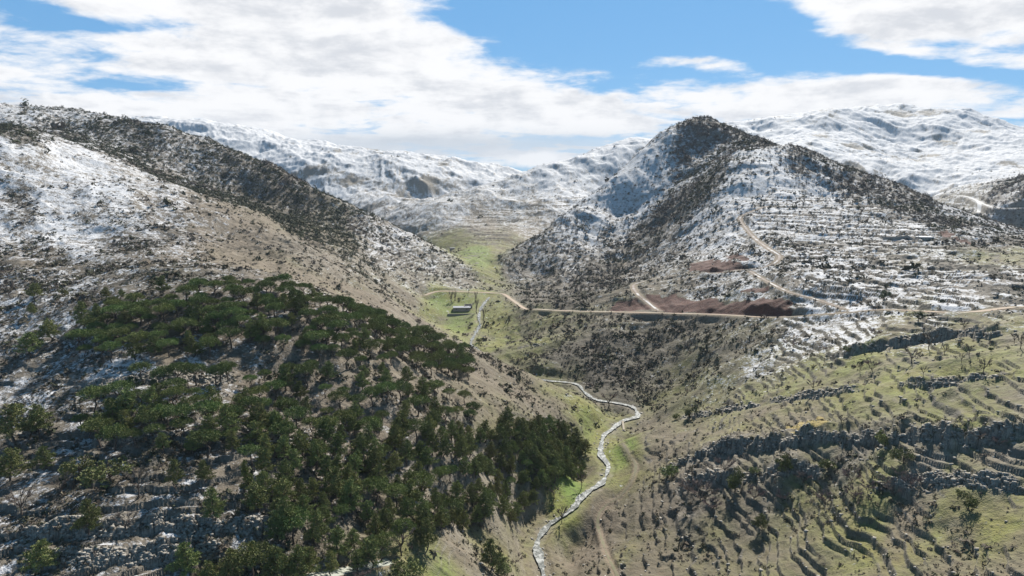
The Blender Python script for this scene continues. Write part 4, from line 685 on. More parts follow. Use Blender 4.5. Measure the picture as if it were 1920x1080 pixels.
def umbrella(seed):
    g = np.random.default_rng(seed); Ht = g.uniform(7.0, 8.6); Rc = g.uniform(3.6, 4.7); th = g.uniform(2.2, 3.2); lean = g.normal(size=2) * 0.35
    fork = Ht * g.uniform(0.42, 0.55); top = np.array([lean[0], lean[1], Ht - th]); segs = [(limb(g, (0, 0, -1.0), (lean[0] * .5, lean[1] * .5, fork), 0, 5), np.linspace(0.34, 0.22, 5))]
    nb = g.integers(6, 9); C = []; R = []
    for i in range(nb):
        a = i * 2 * math.pi / nb + g.uniform(-.3, .3); rr = Rc * g.uniform(0.55, 0.8); e = top + np.array([math.cos(a) * rr, math.sin(a) * rr, g.uniform(-0.1, 0.5)])
        segs.append((limb(g, (lean[0] * .5, lean[1] * .5, fork), e, -0.15), np.linspace(0.15, 0.04, 4)))
    n = 100
    for i in range(n):
        rr = Rc * math.sqrt(g.random()) * g.uniform(0.85, 1.06); a = g.uniform(0, 2 * math.pi); q_ = rr / Rc
        C.append((top[0] + math.cos(a) * rr, top[1] + math.sin(a) * rr, top[2] + th * math.sqrt(max(0, 1 - q_ * q_ * 0.93)) * g.uniform(0.35, 0.98))); R.append(g.uniform(0.6, 1.05))
    V = leaves(g, np.array(C), np.array(R), 44, 0.22, 0.8, 0.6, 0.42); col = np.array([0.135, 0.165, 0.050]) * g.uniform(0.75, 1.25, (n, 1)); col = np.repeat(col, 44, 0)
    v, f_ = tube(g, segs); return tri_mesh('crown', V, col, M_NEEDLE), py_mesh('trunk', v, f_, M_BARK)
def bushy(seed, Ht=None, slim=1.0, col0=(0.155, 0.172, 0.056)):
    """spreading pine: whorls of upturned boughs with tufts along them"""
    g = np.random.default_rng(seed); Ht = Ht or g.uniform(8.5, 11.0); segs = [(limb(g, (0, 0, -1.0), (g.normal() * .3, g.normal() * .3, Ht * 0.96), 0, 6), np.linspace(0.28, 0.04, 6))]; T = segs[0][0]
    C, R = [], []; z = Ht * g.uniform(0.16, 0.24)
    while z < Ht * 0.95:
        q_ = z / Ht; rad = slim * (4.3 * (1 - q_) ** 0.75 + 0.35) * min(1, 0.55 + q_ * 2.2); nb = int(g.integers(4, 7)); a0 = g.uniform(0, 6)
        for i in range(nb):
            a = a0 + i * 2 * math.pi / nb + g.uniform(-.35, .35); rr = rad * g.uniform(0.6, 1.12); c_ = np.array([np.interp(z, T[:, 2], T[:, 0]), np.interp(z, T[:, 2], T[:, 1]), z]); e = c_ + np.array([math.cos(a) * rr, math.sin(a) * rr, rr * g.uniform(0.05, 0.45)])
            if g.random() < 0.6: segs.append((limb(g, c_, e, 0.1), np.linspace(0.07, 0.02, 4)))
            for k in np.linspace(0.42, 1.0, max(2, int(rr / 0.5))): C.append(c_ + (e - c_) * k + g.normal(size=3) * 0.16); R.append(g.uniform(0.48, 0.82) * (1.1 - 0.3 * k))
        z += g.uniform(0.55, 0.85)
    C += [(T[-1][0], T[-1][1], Ht * f_) for f_ in (0.93, 0.97, 1.0)]; R += [0.4, 0.32, 0.22]; n = len(C); m = 22
    V = leaves(g, np.array(C), np.array(R), m, 0.26, 0.55, 0.75, 0.36); col = np.repeat(np.array(col0) * g.uniform(0.65, 1.4, (n, 1)), m, 0); v, f_ = tube(g, segs, 5)
    return tri_mesh('crown', V, col, M_NEEDLE), py_mesh('trunk', v, f_, M_BARK)
def round_tree(seed, Ht, Rc, col0, dense=34, low=0.1):
    """evergreen oak or juniper: dense lobed crown close to the ground"""
    g = np.random.default_rng(seed); C, R = [], []
    segs = [(limb(g, (0, 0, -0.8), (0.1, 0.1, Ht * 0.55), 0, 4), np.linspace(0.2, 0.09, 4))]
    for i in range(5): a = i * 1.26 + g.uniform(-.3, .3); segs.append((limb(g, (0.05, 0.05, Ht * 0.25), (math.cos(a) * Rc * .7, math.sin(a) * Rc * .7, Ht * g.uniform(0.5, 0.8))), np.linspace(0.09, 0.03, 4)))
    lobes = [(g.normal(size=3) * np.array([Rc * .4, Rc * .4, Ht * 0.13]) + np.array([0, 0, Ht * (0.5 + low * .5)])) for _ in range(6)]
    for i in range(48):
        d = g.normal(size=3); d /= np.linalg.norm(d); l = lobes[g.integers(0, 6)]; p = l + d * np.array([Rc * .6, Rc * .6, Ht * 0.3]) * g.uniform(0.6, 1.0); p[2] = max(p[2], Ht * 0.1); C.append(p); R.append(g.uniform(0.16, 0.3) * Rc)
    V = leaves(g, np.array(C), np.array(R), dense, 0.085 * Rc, 0.85, 0.2, 0.6); col = np.repeat(np.array(col0) * g.uniform(0.7, 1.35, (48, 1)), dense, 0); v, f_ = tube(g, segs, 5)
    return tri_mesh('crown', V, col, M_NEEDLE), py_mesh('trunk', v, f_, M_BARK)
def bare(seed, Ht, Rc, col0, up=0.6, tr=0.32, nt=900):
    """leafless tree: forking limbs and a haze of fine twigs"""
    g = np.random.default_rng(seed); segs, tips = [], []; h0 = Ht * tr; segs.append((limb(g, (0, 0, -0.8), (g.normal() * .15, g.normal() * .15, h0), 0, 4), np.linspace(0.035 * Ht, 0.022 * Ht, 4))); base_ = segs[0][0][-1]
    for i in range(g.integers(5, 8)):
        a = i * 1.05 + g.uniform(-.3, .3); r1 = Rc * g.uniform(0.35, 0.6); e1 = base_ + np.array([math.cos(a) * r1, math.sin(a) * r1, (Ht - h0) * g.uniform(0.4, 0.6)]); segs.append((limb(g, base_, e1), np.linspace(0.018, 0.010, 4) * Ht))
        for j in range(4):
            a2 = a + g.uniform(-.9, .9); e2 = e1 + np.array([math.cos(a2) * Rc * g.uniform(.25, .5), math.sin(a2) * Rc * g.uniform(.25, .5), (Ht - h0) * g.uniform(0.15, 0.4)]); segs.append((limb(g, e1, e2), np.linspace(0.009, 0.004, 4) * Ht)); tips += [(e1 + (e2 - e1) * k, e2 - e1) for k in (0.2, 0.45, 0.7, 1.0)]
    n = nt; k = g.integers(0, len(tips), n); P = np.array([tips[i][0] for i in k]); D = np.array([tips[i][1] for i in k]); D /= np.linalg.norm(D, axis=1, keepdims=True); D = D + g.normal(size=(n, 3)) * 0.6; D[:, 2] += up * 0.5; D /= np.linalg.norm(D, axis=1, keepdims=True)
    sd = np.cross(D, g.normal(size=(n, 3))); sd /= np.linalg.norm(sd, axis=1, keepdims=True); L = g.uniform(0.12, 0.30, (n, 1)) * Rc; wd = 0.010 * Rc + 0.006
    V = np.stack([P - sd * wd, P + sd * wd, P + D * L], 1); v, f_ = tube(g, segs, 5)
    tv, tf = v, f_
    return tri_mesh('crown', V, np.array(col0) * g.uniform(0.75, 1.3, (n, 1)), M_TWIG), py_mesh('trunk', tv, tf, M_BARK)
KINDS_ = {
    'umbrella_pine': [umbrella(500 + i) for i in range(7)],
    'pine_tree': [bushy(520 + i) for i in range(8)],
    'slender_pine': [bushy(540 + i, 9.5, 0.55, (0.10, 0.12, 0.028)) for i in range(2)],
    'juniper': [round_tree(550 + i, 6.0, 2.2, (0.06, 0.085, 0.04), 40) for i in range(2)],
    'evergreen_oak': [round_tree(560 + i, 4.6, 2.4, (0.15, 0.165, 0.055)) for i in range(4)],
    'bare_tree': [bare(570 + i, 6.5, 3.0, (0.20, 0.16, 0.135)) for i in range(4)],
    'bare_bush': [bare(580 + i, 3.4, 2.3, (0.22, 0.165, 0.15), 0.6, 0.12, 1100) for i in range(4)],
    'bare_poplar': [bare(590 + i, 12.0, 1.9, (0.17, 0.15, 0.13), 1.6, 0.22, 800) for i in range(2)],
}
HOME = {'umbrella_pine': 8.0, 'pine_tree': 9.8, 'slender_pine': 9.5, 'juniper': 6.0, 'evergreen_oak': 4.6, 'bare_tree': 6.5, 'bare_bush': 3.4, 'bare_poplar': 12.0}
PLACED = []
g_t = np.random.default_rng(77)
def plant(kind, x, y, scale, label, cat, group, widen=1.0, variant=None):
    v_ = KINDS_[kind]; cr, tr = v_[int(g_t.integers(0, len(v_))) if variant is None else variant]
    e = bpy.data.objects.new(kind, None); link(e); z = float(samp(Z, np.array([x]), np.array([y]))[0]); e.empty_display_size = 0.5
    e.location = (x, y, z); e.rotation_euler = (0, 0, float(g_t.uniform(0, 6.28))); e.scale = (scale * widen, scale * widen, scale); e['label'] = label; e['category'] = cat
    if group: e['group'] = group
    for nm, me_ in (('crown', cr), ('trunk', tr)):
        o = bpy.data.objects.new(nm, me_); link(o); o.parent = e
    return e

# the pine wood, region by region: outline of where trunks stand (sight lines), spacing in metres, kinds
WOODS = [
    ('upper wood', [(150, 668), (140, 610), (215, 582), (320, 575), (380, 548), (500, 545), (600, 566), (700, 602), (800, 640), (870, 668), (885, 712), (820, 706), (740, 690), (660, 706), (560, 672), (470, 650), (400, 672), (300, 668), (220, 690)], 5.0, 0.86, 0.9),
    ('open middle slope', [(450, 716), (560, 690), (660, 720), (700, 700), (780, 730), (870, 752), (900, 800), (800, 800), (690, 800), (600, 830), (520, 830), (470, 780)], 6.2, 0.55, 0.85),
    ('shady clump under the snowy clearing', [(150, 800), (200, 768), (300, 752), (430, 752), (480, 790), (560, 850), (470, 872), (330, 862), (210, 850), (160, 840)], 5.0, 0.5, 0.92),
    ('lower wood', [(500, 1000), (470, 930), (520, 868), (650, 815), (780, 815), (900, 812), (1000, 800), (1060, 812), (1098, 858), (1092, 896), (1030, 925), (975, 960), (930, 985), (880, 996), (800, 1005), (740, 1030), (680, 1075), (560, 1100), (440, 1100), (470, 1040)], 4.6, 0.16, 0.9),
]
def ground_poly(px): return np.array([h for h in (hit(Z, *q) for q in px) if h])[:, :2]
def inside(P, x, y):
    k = np.zeros(len(x), bool)
    for i in range(len(P)):
        (x1, y1), (x2, y2) = P[i], P[(i + 1) % len(P)]
        if y1 != y2: k ^= ((y1 > y) != (y2 > y)) & (x < (x2 - x1) * (y - y1) / (y2 - y1) + x1)
    return k
ORD = ('first second third fourth fifth sixth seventh eighth ninth tenth eleventh twelfth thirteenth fourteenth fifteenth sixteenth seventeenth eighteenth nineteenth twentieth '
       'twenty-first twenty-second twenty-third twenty-fourth twenty-fifth twenty-sixth twenty-seventh twenty-eighth twenty-ninth thirtieth').split()
ROWN = ['rearmost', 'second rear', 'third rear', 'upper middle', 'middle', 'lower middle', 'third front', 'second front', 'front', 'frontmost']
TREES_N = {}
WOODS.append(('stream edge of the wood', [(960, 835), (1010, 800), (1062, 812), (1098, 850), (1102, 885), (1060, 905), (1000, 925), (950, 900)], 4.6, 0.0, 0.88))
for wi, (wname, px, space, pu, sc) in enumerate(WOODS):
    P = ground_poly(px); g = np.random.default_rng(600 + wi); bx0, by0 = P.min(0); bx1, by1 = P.max(0); pts_ = []
    for _ in range(9000):
        x, y = g.uniform(bx0, bx1), g.uniform(by0, by1)
        if not inside(P, np.array([x]), np.array([y]))[0]: continue
        if all((x - a) ** 2 + (y - b_) ** 2 > space ** 2 for a, b_ in pts_): pts_.append((x, y))
    pts_ = [p for p in pts_ if noise2(np.array([p[0] / 17]), np.array([p[1] / 17]), 9)[0] > -0.6]
    kinds = []
    for x, y in pts_: kinds.append('umbrella_pine' if g.random() < pu else 'pine_tree')
    for kind in ('umbrella_pine', 'pine_tree'):
        sel = sorted([p for p, k in zip(pts_, kinds) if k == kind], key=lambda p: -p[1]); nrow = max(1, min(10, -(-len(sel) // 16))); per = -(-len(sel) // nrow) if sel else 1
        names = [ROWN[int(round(i * 9 / max(1, nrow - 1)))] for i in range(nrow)] if nrow > 1 else ['only']
        for r in range(nrow):
            for i, (x, y) in enumerate(sorted(sel[r * per:(r + 1) * per])):
                s_ = sc * float(g.uniform(0.62, 1.2)); look = 'tall' if s_ > sc * 1.04 else 'small' if s_ < sc * 0.88 else 'bushy' if kind == 'pine_tree' else 'broad'
                what = 'umbrella pine' if kind == 'umbrella_pine' else 'shaggy pine'
                short = {'upper wood': 'upper wood', 'open middle slope': 'open middle slope', 'shady clump under the snowy clearing': 'shady clump', 'lower wood': 'lower wood', 'stream edge of the wood': 'stream-side edge'}[wname]
                lab = '%s %s, %s toward the stream in the %s row of the %s' % (look, what, ORD[i], names[r], short)
                if nrow == 1: lab = '%s %s, %s toward the stream on the %s' % (look, what, ORD[i], short)
                plant(kind, x, y, s_, lab, 'pine tree', ('umbrella pines of the ' if kind == 'umbrella_pine' else 'shaggy pines of the ') + short)
                TREES_N[kind] = TREES_N.get(kind, 0) + 1
SINGLES = [  # kind, base sight line, height in photo px, widen, label
    ('umbrella_pine', 265, 720, 38, 1, 'small umbrella pine standing alone beside two dark junipers at the snowy clearing'),
    ('umbrella_pine', 307, 726, 44, .9, 'umbrella pine on the clearing edge, next after the lone one'),
    ('umbrella_pine', 334, 726, 44, 1, 'umbrella pine with forked trunk at the middle of the clearing row'),
    ('umbrella_pine', 369, 722, 42, 1, 'umbrella pine in the clearing row just before the close-set trio'),
    ('umbrella_pine', 405, 722, 42, .8, 'slim umbrella pine, snow side of the close-set trio in the clearing row'),
    ('umbrella_pine', 414, 721, 44, .8, 'upright umbrella pine in the middle of the close-set trio'),
    ('umbrella_pine', 426, 714, 40, .9, 'leaning umbrella pine ending the clearing row toward the wood'),
    ('juniper', 249, 733, 34, .9, 'dark egg-shaped juniper at the end of the umbrella pine row'),
    ('juniper', 290, 737, 30, .85, 'smaller dark juniper just below the umbrella pine row'),
    ('pine_tree', 60, 665, 48, 1.5, 'wide dark pine on the snowy slope at the edge of the picture'), ('pine_tree', 95, 640, 46, 1.2, 'dark pine just behind the wide dark one on the snow'),
    ('pine_tree', 66, 560, 28, 1.5, 'low spreading pine alone on the scrubby slope above the snow'), ('evergreen_oak', 122, 555, 18, 1.1, 'round green bush beside the low spreading pine'),
    ('pine_tree', 58, 590, 26, 1, 'small pine right under the low spreading pine'), ('pine_tree', 200, 560, 22, 1.2, 'small pine above the wood, the one nearer the snow'),
    ('pine_tree', 228, 560, 20, 1.2, 'small pine above the wood, the one nearer the crest'), ('pine_tree', 305, 552, 36, 1, 'ragged pine at the top edge of the wood with a bushy foot'),
    ('pine_tree', 30, 830, 70, 1.5, 'big wide pine at the edge of the picture above a rock ledge'), ('pine_tree', 75, 815, 60, 1.2, 'dark pine touching the big wide pine above the ledge'),
    ('pine_tree', 20, 900, 60, 1.4, 'broad dark pine below the ledge at the picture edge'), ('pine_tree', 85, 880, 50, 1.2, 'dark pine below the ledge beside the broad one'),
    ('evergreen_oak', 152, 893, 44, 1, 'yellow-green bushy tree lit by the sun on the snowy lower slope'), ('evergreen_oak', 210, 905, 50, 1.3, 'dark round oak just beyond the yellow-green tree'),
    ('pine_tree', 168, 1000, 76, .9, 'shaggy pine standing in snow over the lower rock ledge'), ('pine_tree', 88, 1072, 72, 1.2, 'dark broad pine lowest on the snowy slope'),
    ('pine_tree', 402, 980, 70, .9, 'shaggy pine by the bright snow patch above the ledge'), ('pine_tree', 380, 905, 52, .9, 'slim light pine with bare lower trunk among the snow'),
    ('slender_pine', 463, 925, 66, .8, 'narrow yellow-green pine standing apart between the clumps'), ('pine_tree', 330, 915, 54, .9, 'dark pine between the pale bare tree and the slim light pine'),
    ('pine_tree', 540, 1008, 78, 1, 'round-topped pine standing in front of the lower wood'), ('pine_tree', 350, 1080, 76, 1.1, 'feathery pine in front of the lower ledge'),
    ('pine_tree', 395, 1096, 60, 1, 'pine at the bottom edge beside the feathery one'), ('pine_tree', 440, 1088, 76, 1.1, 'shaggy pine at the bottom edge beyond the close pair'),
    ('pine_tree', 918, 1070, 74, .9, 'pair-like tall pine standing on the grassy bank near the farm track'), ('evergreen_oak', 758, 1086, 46, 1.1, 'round green oak on the grass by the farm track'),
    ('pine_tree', 800, 1030, 62, .9, 'pine standing behind the tan bank near the farm track'), ('evergreen_oak', 935, 1078, 34, 1.1, 'dark bush at the foot of the tall bank pine'),
    ('bare_tree', 262, 935, 64, .9, 'tall pale leafless tree among dark pines on the snowy slope'), ('bare_tree', 42, 965, 52, 1.2, 'grey leafless tree on snow at the picture edge'),
    ('bare_tree', 240, 1000, 44, 1.2, 'bare grey tree beside the shaggy pine over the ledge'), ('bare_tree', 115, 930, 40, 1.2, 'low grey leafless tree between ledges on the snow'),
    ('bare_tree', 752, 1040, 56, 1.05, 'pinkish leafless tree at the front edge of the lower wood'), ('bare_bush', 680, 1085, 30, 1.2, 'pale pink leafless bush at the bottom edge of the wood'),
    ('bare_tree', 15, 525, 24, 1.2, 'bare dark tree on the scrubby crest at the picture edge'), ('bare_tree', 18, 560, 30, 1.1, 'leafless grey tree below the crest at the picture edge'),
    ('bare_tree', 1142, 764, 30, 1.3, 'wide grey leafless tree on the stream bank at the bend'), ('bare_tree', 1091, 916, 32, .8, 'slim bare tree between grass strip and stream'),
    ('bare_tree', 1053, 980, 34, .8, 'slim bare tree leaning over the lower stream'), ('bare_tree', 1038, 938, 26, .9, 'grey bare tree above the bright grass strip'),
    ('bare_bush', 967, 1055, 18, 1.3, 'small leafless bush on the yellow grassy bank'),
    ('bare_poplar', 907, 604, 32, 1, 'tall leafless poplar right beside the upper stream'), ('bare_poplar', 893, 588, 34, .9, 'leafless poplar leaning over the upper stream behind the tallest'),
    ('bare_poplar', 846, 566, 24, 1.2, 'leafless poplar behind the farmhouse, the taller one'), ('bare_poplar', 853, 564, 20, 1.2, 'leafless poplar behind the farmhouse, the shorter one'),
    ('bare_poplar', 892, 566, 24, 1, 'leafless poplar between the farmhouse and the road'), ('bare_tree', 975, 608, 16, 1.4, 'dark leafless tree below the dirt road bend'), ('bare_tree', 917, 624, 14, 1.2, 'small leafless tree on the green bank opposite the stream'),
    ('bare_tree', 879, 549, 12, 1.2, 'small leafless tree beside the dirt road in the green valley'), ('bare_tree', 952, 612, 14, 1.1, 'small leafless tree on the slope under the dirt road'),
    ('evergreen_oak', 898, 642, 9, 1.3, 'round dark bush by the upper stream end'), ('bare_bush', 996, 672, 12, 1.2, 'pale leafless bush in the shaded scrub slope'),
    ('evergreen_oak', 1292, 784, 22, .9, 'dark upright evergreen at the low end of the middle ledge'), ('evergreen_oak', 1268, 786, 12, 1.2, 'small evergreen bush beside the upright dark one'),
    ('evergreen_oak', 1587, 660, 13, 1.4, 'round evergreen bush alone on the snow above the green terraces'), ('bare_bush', 1640, 632, 16, 1.1, 'dark leafless bush on the snowy terraces'),
    ('juniper', 1723, 603, 20, 1.7, 'broad dark evergreen just under the dirt road on snow'), ('juniper', 1658, 562, 20, 1.5, 'broad dark evergreen on the snow above the dirt road'),
    ('juniper', 1594, 550, 8, .9, 'small dark upright shrub casting a long shadow on snow'), ('bare_bush', 1480, 652, 14, 1.6, 'brown leafless bush where snow meets the scrub bowl'),
    ('bare_bush', 1543, 657, 8, 1.5, 'flat brown bush close to the round evergreen on snow'),
    ('bare_tree', 1742, 656, 36, .8, 'tall thin leafless tree beside the dark rock band'), ('bare_tree', 1708, 682, 30, 1.35, 'widest leafless tree on the green terraces, fan shaped'),
    ('bare_tree', 1770, 667, 20, .9, 'small leafless tree below the rock band, next to the tall thin one'), ('bare_tree', 1817, 667, 24, .8, 'dark upright leafless tree under the rock band'),
    ('bare_tree', 1802, 680, 18, .8, 'small dark leafless tree below the dark upright one'), ('bare_tree', 1843, 702, 32, .9, 'leaning leafless tree just above the flat rock slabs'),
    ('bare_bush', 1637, 696, 22, 1.1, 'round brown leafless bush near the fan shaped tree'), ('bare_tree', 1731, 706, 20, .9, 'little crooked leafless tree on grass below the fan shaped one'),
    ('bare_tree', 1914, 654, 28, .9, 'leafless tree at the picture edge on the green terraces, taller of two'), ('bare_tree', 1901, 645, 20, .8, 'leafless tree at the picture edge, shorter of two'),
    ('evergreen_oak', 1857, 659, 9, 1.1, 'small grey-green bush between leafless trees under the rock band'), ('bare_tree', 1807, 620, 20, 1, 'leafless tree above the rock band beside the snowy terraces'),
    ('bare_bush', 1525, 730, 17, 1.3, 'round brown bush alone on the green slope'), ('bare_tree', 1580, 806, 28, .9, 'pale leafless tree on yellow grass above the main cliff'), ('bare_tree', 1612, 698, 16, .8, 'thin leafless tree near the round brown bush'),
    ('evergreen_oak', 1250, 895, 28, 1.1, 'green oak at the low stream end of the main cliff'), ('evergreen_oak', 1465, 884, 34, .9, 'tall bushy oak against the cliff face between the ledges'),
    ('evergreen_oak', 1377, 922, 42, .85, 'bright green rounded oak below the cliff, the largest there'), ('evergreen_oak', 1660, 836, 28, 1, 'green oak growing on the main cliff top'),
    ('evergreen_oak', 1695, 868, 32, 1, 'pale green oak at the foot of the main cliff'), ('evergreen_oak', 1553, 882, 24, 1.2, 'dark oak in the shade under the main cliff'),
    ('pine_tree', 1427, 994, 36, 1.1, 'dark ragged tree casting a shadow over the terraces'), ('evergreen_oak', 1817, 955, 32, 1.1, 'grey-green half-bare oak standing alone on the terraces'),
    ('evergreen_oak', 1412, 888, 16, 1.2, 'small green bush on the ledge beside the brightest oak'),
    ('bare_bush', 1547, 950, 28, 1.1, 'pink leafless bush on a green terrace, widest of its line'), ('bare_bush', 1597, 936, 26, 1, 'pink leafless bush, next uphill of the widest'), ('bare_bush', 1628, 924, 24, 1, 'pink leafless bush between two terrace walls'),
    ('bare_bush', 1678, 930, 22, 1.2, 'reddish leafless bush in the middle of the bush line'), ('bare_bush', 1707, 920, 30, 1, 'tallest reddish bush near the curved terrace wall'), ('bare_bush', 1685, 896, 22, 1, 'grey-pink bush right under the pale green oak'),
    ('bare_bush', 1660, 910, 18, 1.2, 'low grey-pink bush beside the reddish ones'), ('bare_bush', 1467, 942, 22, .9, 'thin grey bush over the brown hollow'), ('bare_bush', 1597, 904, 24, 1.3, 'wide grey bush under the second ledge'),
    ('bare_bush', 1412, 936, 26, 1.1, 'dark leafless bush next to the brightest oak'), ('bare_bush', 1313, 940, 34, 1.5, 'large brown leafless thicket at the foot of the rocks'), ('bare_bush', 1357, 884, 26, 1.2, 'brown leafless bush on the ledge near the stream end'),
    ('bare_bush', 1290, 925, 24, 1.3, 'brown leafless bush on the path side of the thicket'), ('bare_tree', 1833, 832, 26, 1.2, 'bare brown tree in front of the cliff toward its high end'), ('bare_bush', 1873, 836, 16, 1.3, 'low bare bush on the cliff foot beside the brown tree'),
    ('bare_bush', 1335, 958, 22, 1.4, 'grey leafless bush just below the large brown thicket'), ('bare_bush', 1505, 905, 20, 1.3, 'brown leafless bush tucked between the two cliff ledges'),
]
CATS = {'umbrella_pine': 'pine tree', 'pine_tree': 'pine tree', 'slender_pine': 'pine tree', 'juniper': 'juniper', 'evergreen_oak': 'oak', 'bare_tree': 'bare tree', 'bare_bush': 'bush', 'bare_poplar': 'poplar'}
for kind, u, v, hpx, wd, lab in SINGLES:
    v_ = min(v, 1078) if v < 1079 else v; h = hit(Z, u, v_)
    if h is None: print('NOHIT', lab); continue
    hm = hpx * h[1] / F_PX * 1.02; plant(kind, h[0], h[1], hm / HOME[kind], lab, CATS[kind], None, wd)

# ------------------------------------------------------------------ buildings and the footbridge
def flat_mat(name, c, c2, sc=1.5):
    m, t, b = new_mat(name); geo = node(t, 'ShaderNodeNewGeometry'); n1 = tnoise(t, geo.outputs['Position'], sc, 4, 0.7); t.links.new(tmix(t, tramp(t, n1.outputs[0], 0.35, 0.65), c, c2), b.inputs[0]); b.inputs['Roughness'].default_value = 0.9; return m
M_WALL = flat_mat('stone_wall', (0.38, 0.34, 0.29), (0.22, 0.19, 0.16)); M_ROOF = flat_mat('grey_roof', (0.30, 0.31, 0.34), (0.24, 0.25, 0.28)); M_SNOWROOF = flat_mat('snow_on_roof', (0.78, 0.79, 0.80), (0.66, 0.66, 0.66)); M_DARK = flat_mat('dark_opening', (0.03, 0.03, 0.03), (0.05, 0.045, 0.04)); M_WOOD = flat_mat('weathered_wood', (0.33, 0.29, 0.22), (0.24, 0.20, 0.15), 4)
def boxes(name, bs, mat, parent=None, loc=(0, 0, 0)):
    V, Fq = [], []
    for x0, x1, y0, y1, z0, z1 in bs:
        o = len(V); V += [(x, y, z) for z in (z0, z1) for y in (y0, y1) for x in (x0, x1)]; Fq += [tuple(o + i for i in f_) for f_ in ((0, 2, 3, 1), (4, 5, 7, 6), (0, 1, 5, 4), (2, 6, 7, 3), (0, 4, 6, 2), (1, 3, 7, 5))]
    o = link(bpy.data.objects.new(name, py_mesh(name, V, Fq, mat, False))); o.parent = parent; o.location = loc; return o
def root(name, loc, rz, label, cat, group=None):
    e = bpy.data.objects.new(name, None); link(e); e.location = loc; e.rotation_euler = (0, 0, rz); e['label'] = label; e['category'] = cat
    if group: e['group'] = group
    return e
def house(name, u, v, W_, D_, H_, rz, roofm, label, dig=1.5, doors=1, wins=2, ov=0.35):
    h = hit(Z, u, v); e = root(name, (h[0], h[1], h[2]), rz, label, 'building'); t_ = 0.45
    boxes('wall', [(-W_ / 2, W_ / 2, -D_ / 2, -D_ / 2 + t_, -dig, H_), (-W_ / 2, W_ / 2, D_ / 2 - t_, D_ / 2, -dig, H_), (-W_ / 2, -W_ / 2 + t_, -D_ / 2 + t_, D_ / 2 - t_, -dig, H_), (W_ / 2 - t_, W_ / 2, -D_ / 2 + t_, D_ / 2 - t_, -dig, H_)], M_WALL, e)
    boxes('roof', [(-W_ / 2 - ov, W_ / 2 + ov, -D_ / 2 - ov, D_ / 2 + ov, H_, H_ + 0.3)], roofm, e)
    f = -D_ / 2
    d = boxes('door', [(-0.5, 0.5, f - 0.06, f, 0.0, 2.0)], M_WOOD, e)
    for k in range(wins):
        x = (-1 if k % 2 else 1) * W_ * 0.3; w = boxes('window', [(x - 0.45, x + 0.45, f - 0.05, f, 1.0, 1.9)], M_DARK, e)
    return e
house('farmhouse', 866, 581, 17, 9, 2.8, 0.05, M_ROOF, 'low stone farmhouse with wide flat grey roof in the green valley')
h = hit(Z, 878, 577); e = root('roofless_barn', h, 0.1, 'roofless pinkish stone barn standing against the farmhouse', 'ruin')
boxes('wall', [(-4, 4, 2.6, 3.1, -1.5, 3.4), (-4, -3.5, -3, 2.6, -1.5, 2.8), (3.5, 4, -3, 2.6, -1.5, 3.0), (-3.5, -0.8, -3, -2.5, -1.5, 2.2), (0.8, 3.5, -3, -2.5, -1.5, 2.6), (-0.8, 0.8, -3, -2.5, -1.5, 0)], M_WALL, e)
h = hit(Z, 862, 588); e = root('yard_wall', h, 0.05, 'low dry-stone wall round the yard in front of the farmhouse', 'wall')
boxes('wall_run', [(-11, 12, -5.5, -5.0, -2, 1.0)], M_WALL, e); boxes('wall_run', [(-11.5, -11, -5.5, 3, -2, 0.9)], M_WALL, e); boxes('wall_run', [(12, 12.5, -5.5, 2, -2, 0.95)], M_WALL, e)
house('stone_shed', 1733, 450, 12, 7, 2.6, -0.15, M_SNOWROOF, 'small stone shed with snow-covered roof beside the long terrace wall', 2.0)
house('farm_hut', 848, 468, 9, 6, 3.0, 0.2, M_ROOF, 'tiny stone hut in the far green valley', 1.5, 1, 1)
P = poly_hit(Z, [(1655, 449), (1680, 449), (1705, 449), (1722, 449)], 4); V, Fq = [], []
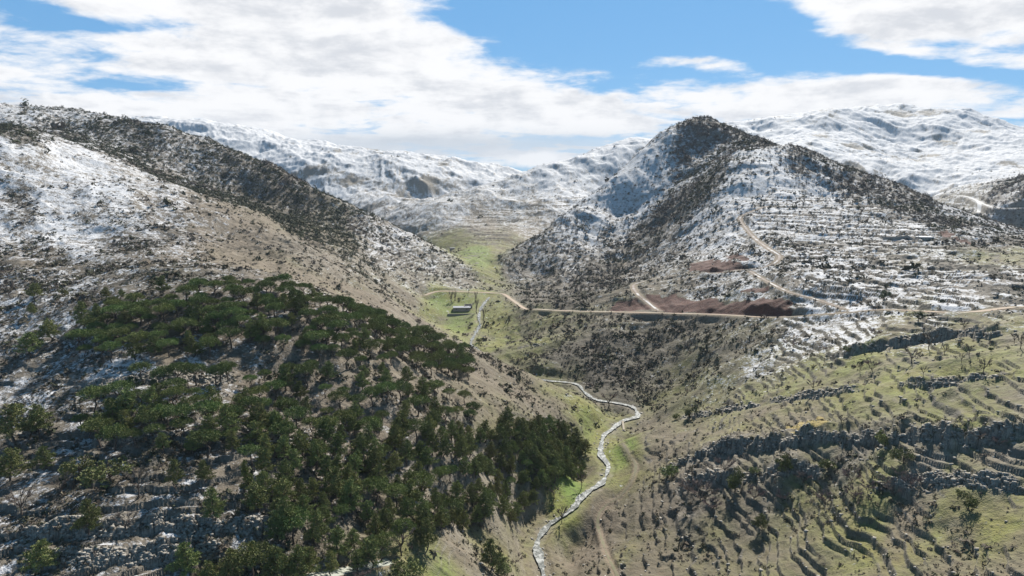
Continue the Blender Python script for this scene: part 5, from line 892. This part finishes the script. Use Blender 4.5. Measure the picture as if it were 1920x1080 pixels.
for p in P:
    zb = float(samp(Z, np.array([p[0]]), np.array([p[1]]))[0]); o = len(V); V += [(p[0], p[1] - 0.5, zb - 3), (p[0], p[1] + 0.5, zb - 3), (p[0], p[1] + 0.5, zb + 2.6), (p[0], p[1] - 0.5, zb + 2.6)]
    if o: Fq += [(o - 4 + a_, o + a_, o + (a_ + 1) % 4, o - 4 + (a_ + 1) % 4) for a_ in range(4)]
Fq += [(0, 3, 2, 1), (o, o + 1, o + 2, o + 3)]
w = link(bpy.data.objects.new('retaining_wall', py_mesh('retaining_wall', V, Fq, M_WALL, False))); w['label'] = 'long grey stone terrace wall running into the snow-roofed shed'; w['category'] = 'wall'
a_ = np.array(hit(Z, 1167, 789)); b_ = np.array(hit(Z, 1170, 812)); mid_ = (a_ + b_) / 2; L_ = float(np.hypot(*(b_ - a_)[:2])); L_ = min(max(L_, 7.0), 14.0); zt = float(max(a_[2], b_[2])) + 0.7
e = root('footbridge', (mid_[0], mid_[1], zt), math.atan2(b_[1] - a_[1], b_[0] - a_[0]), 'narrow pale plank footbridge crossing the stream below its bend', 'bridge')
boxes('deck', [(-L_ / 2, L_ / 2, -0.55, 0.55, 0.0, 0.14)], M_WOOD, e)
for s_ in (-1, 1): boxes('beam', [(-L_ / 2, L_ / 2, s_ * 0.42 - 0.09, s_ * 0.42 + 0.09, -0.28, 0.0)], M_WOOD, e); boxes('abutment', [(s_ * L_ / 2 - 0.7, s_ * L_ / 2 + 0.7, -0.9, 0.9, -2.6, -0.28)], M_WALL, e)

# ------------------------------------------------------------------ the air between here and the far mountains
M_AIR = bpy.data.materials.new('air'); M_AIR.use_nodes = True; t = M_AIR.node_tree; t.nodes.clear(); o = t.nodes.new('ShaderNodeOutputMaterial'); pv = t.nodes.new('ShaderNodeVolumePrincipled')
pv.inputs['Color'].default_value = (0.80, 0.88, 1.0, 1); pv.inputs['Density'].default_value = 0.00004; pv.inputs['Anisotropy'].default_value = 0.0; t.links.new(pv.outputs[0], o.inputs['Volume'])
M_AIR.cycles.volume_sampling = 'DISTANCE'; M_AIR.cycles.homogeneous_volume = True
zlo = float(Z.min()) - 1.0; zhi = max(float(Z.max()), CAM_Z) + 30
hz = boxes('haze', [(-12500, 12500, -200, 9200, zlo, zhi)], M_AIR); hz['kind'] = 'stuff'; hz['label'] = 'thin bluish air haze filling the whole valley'
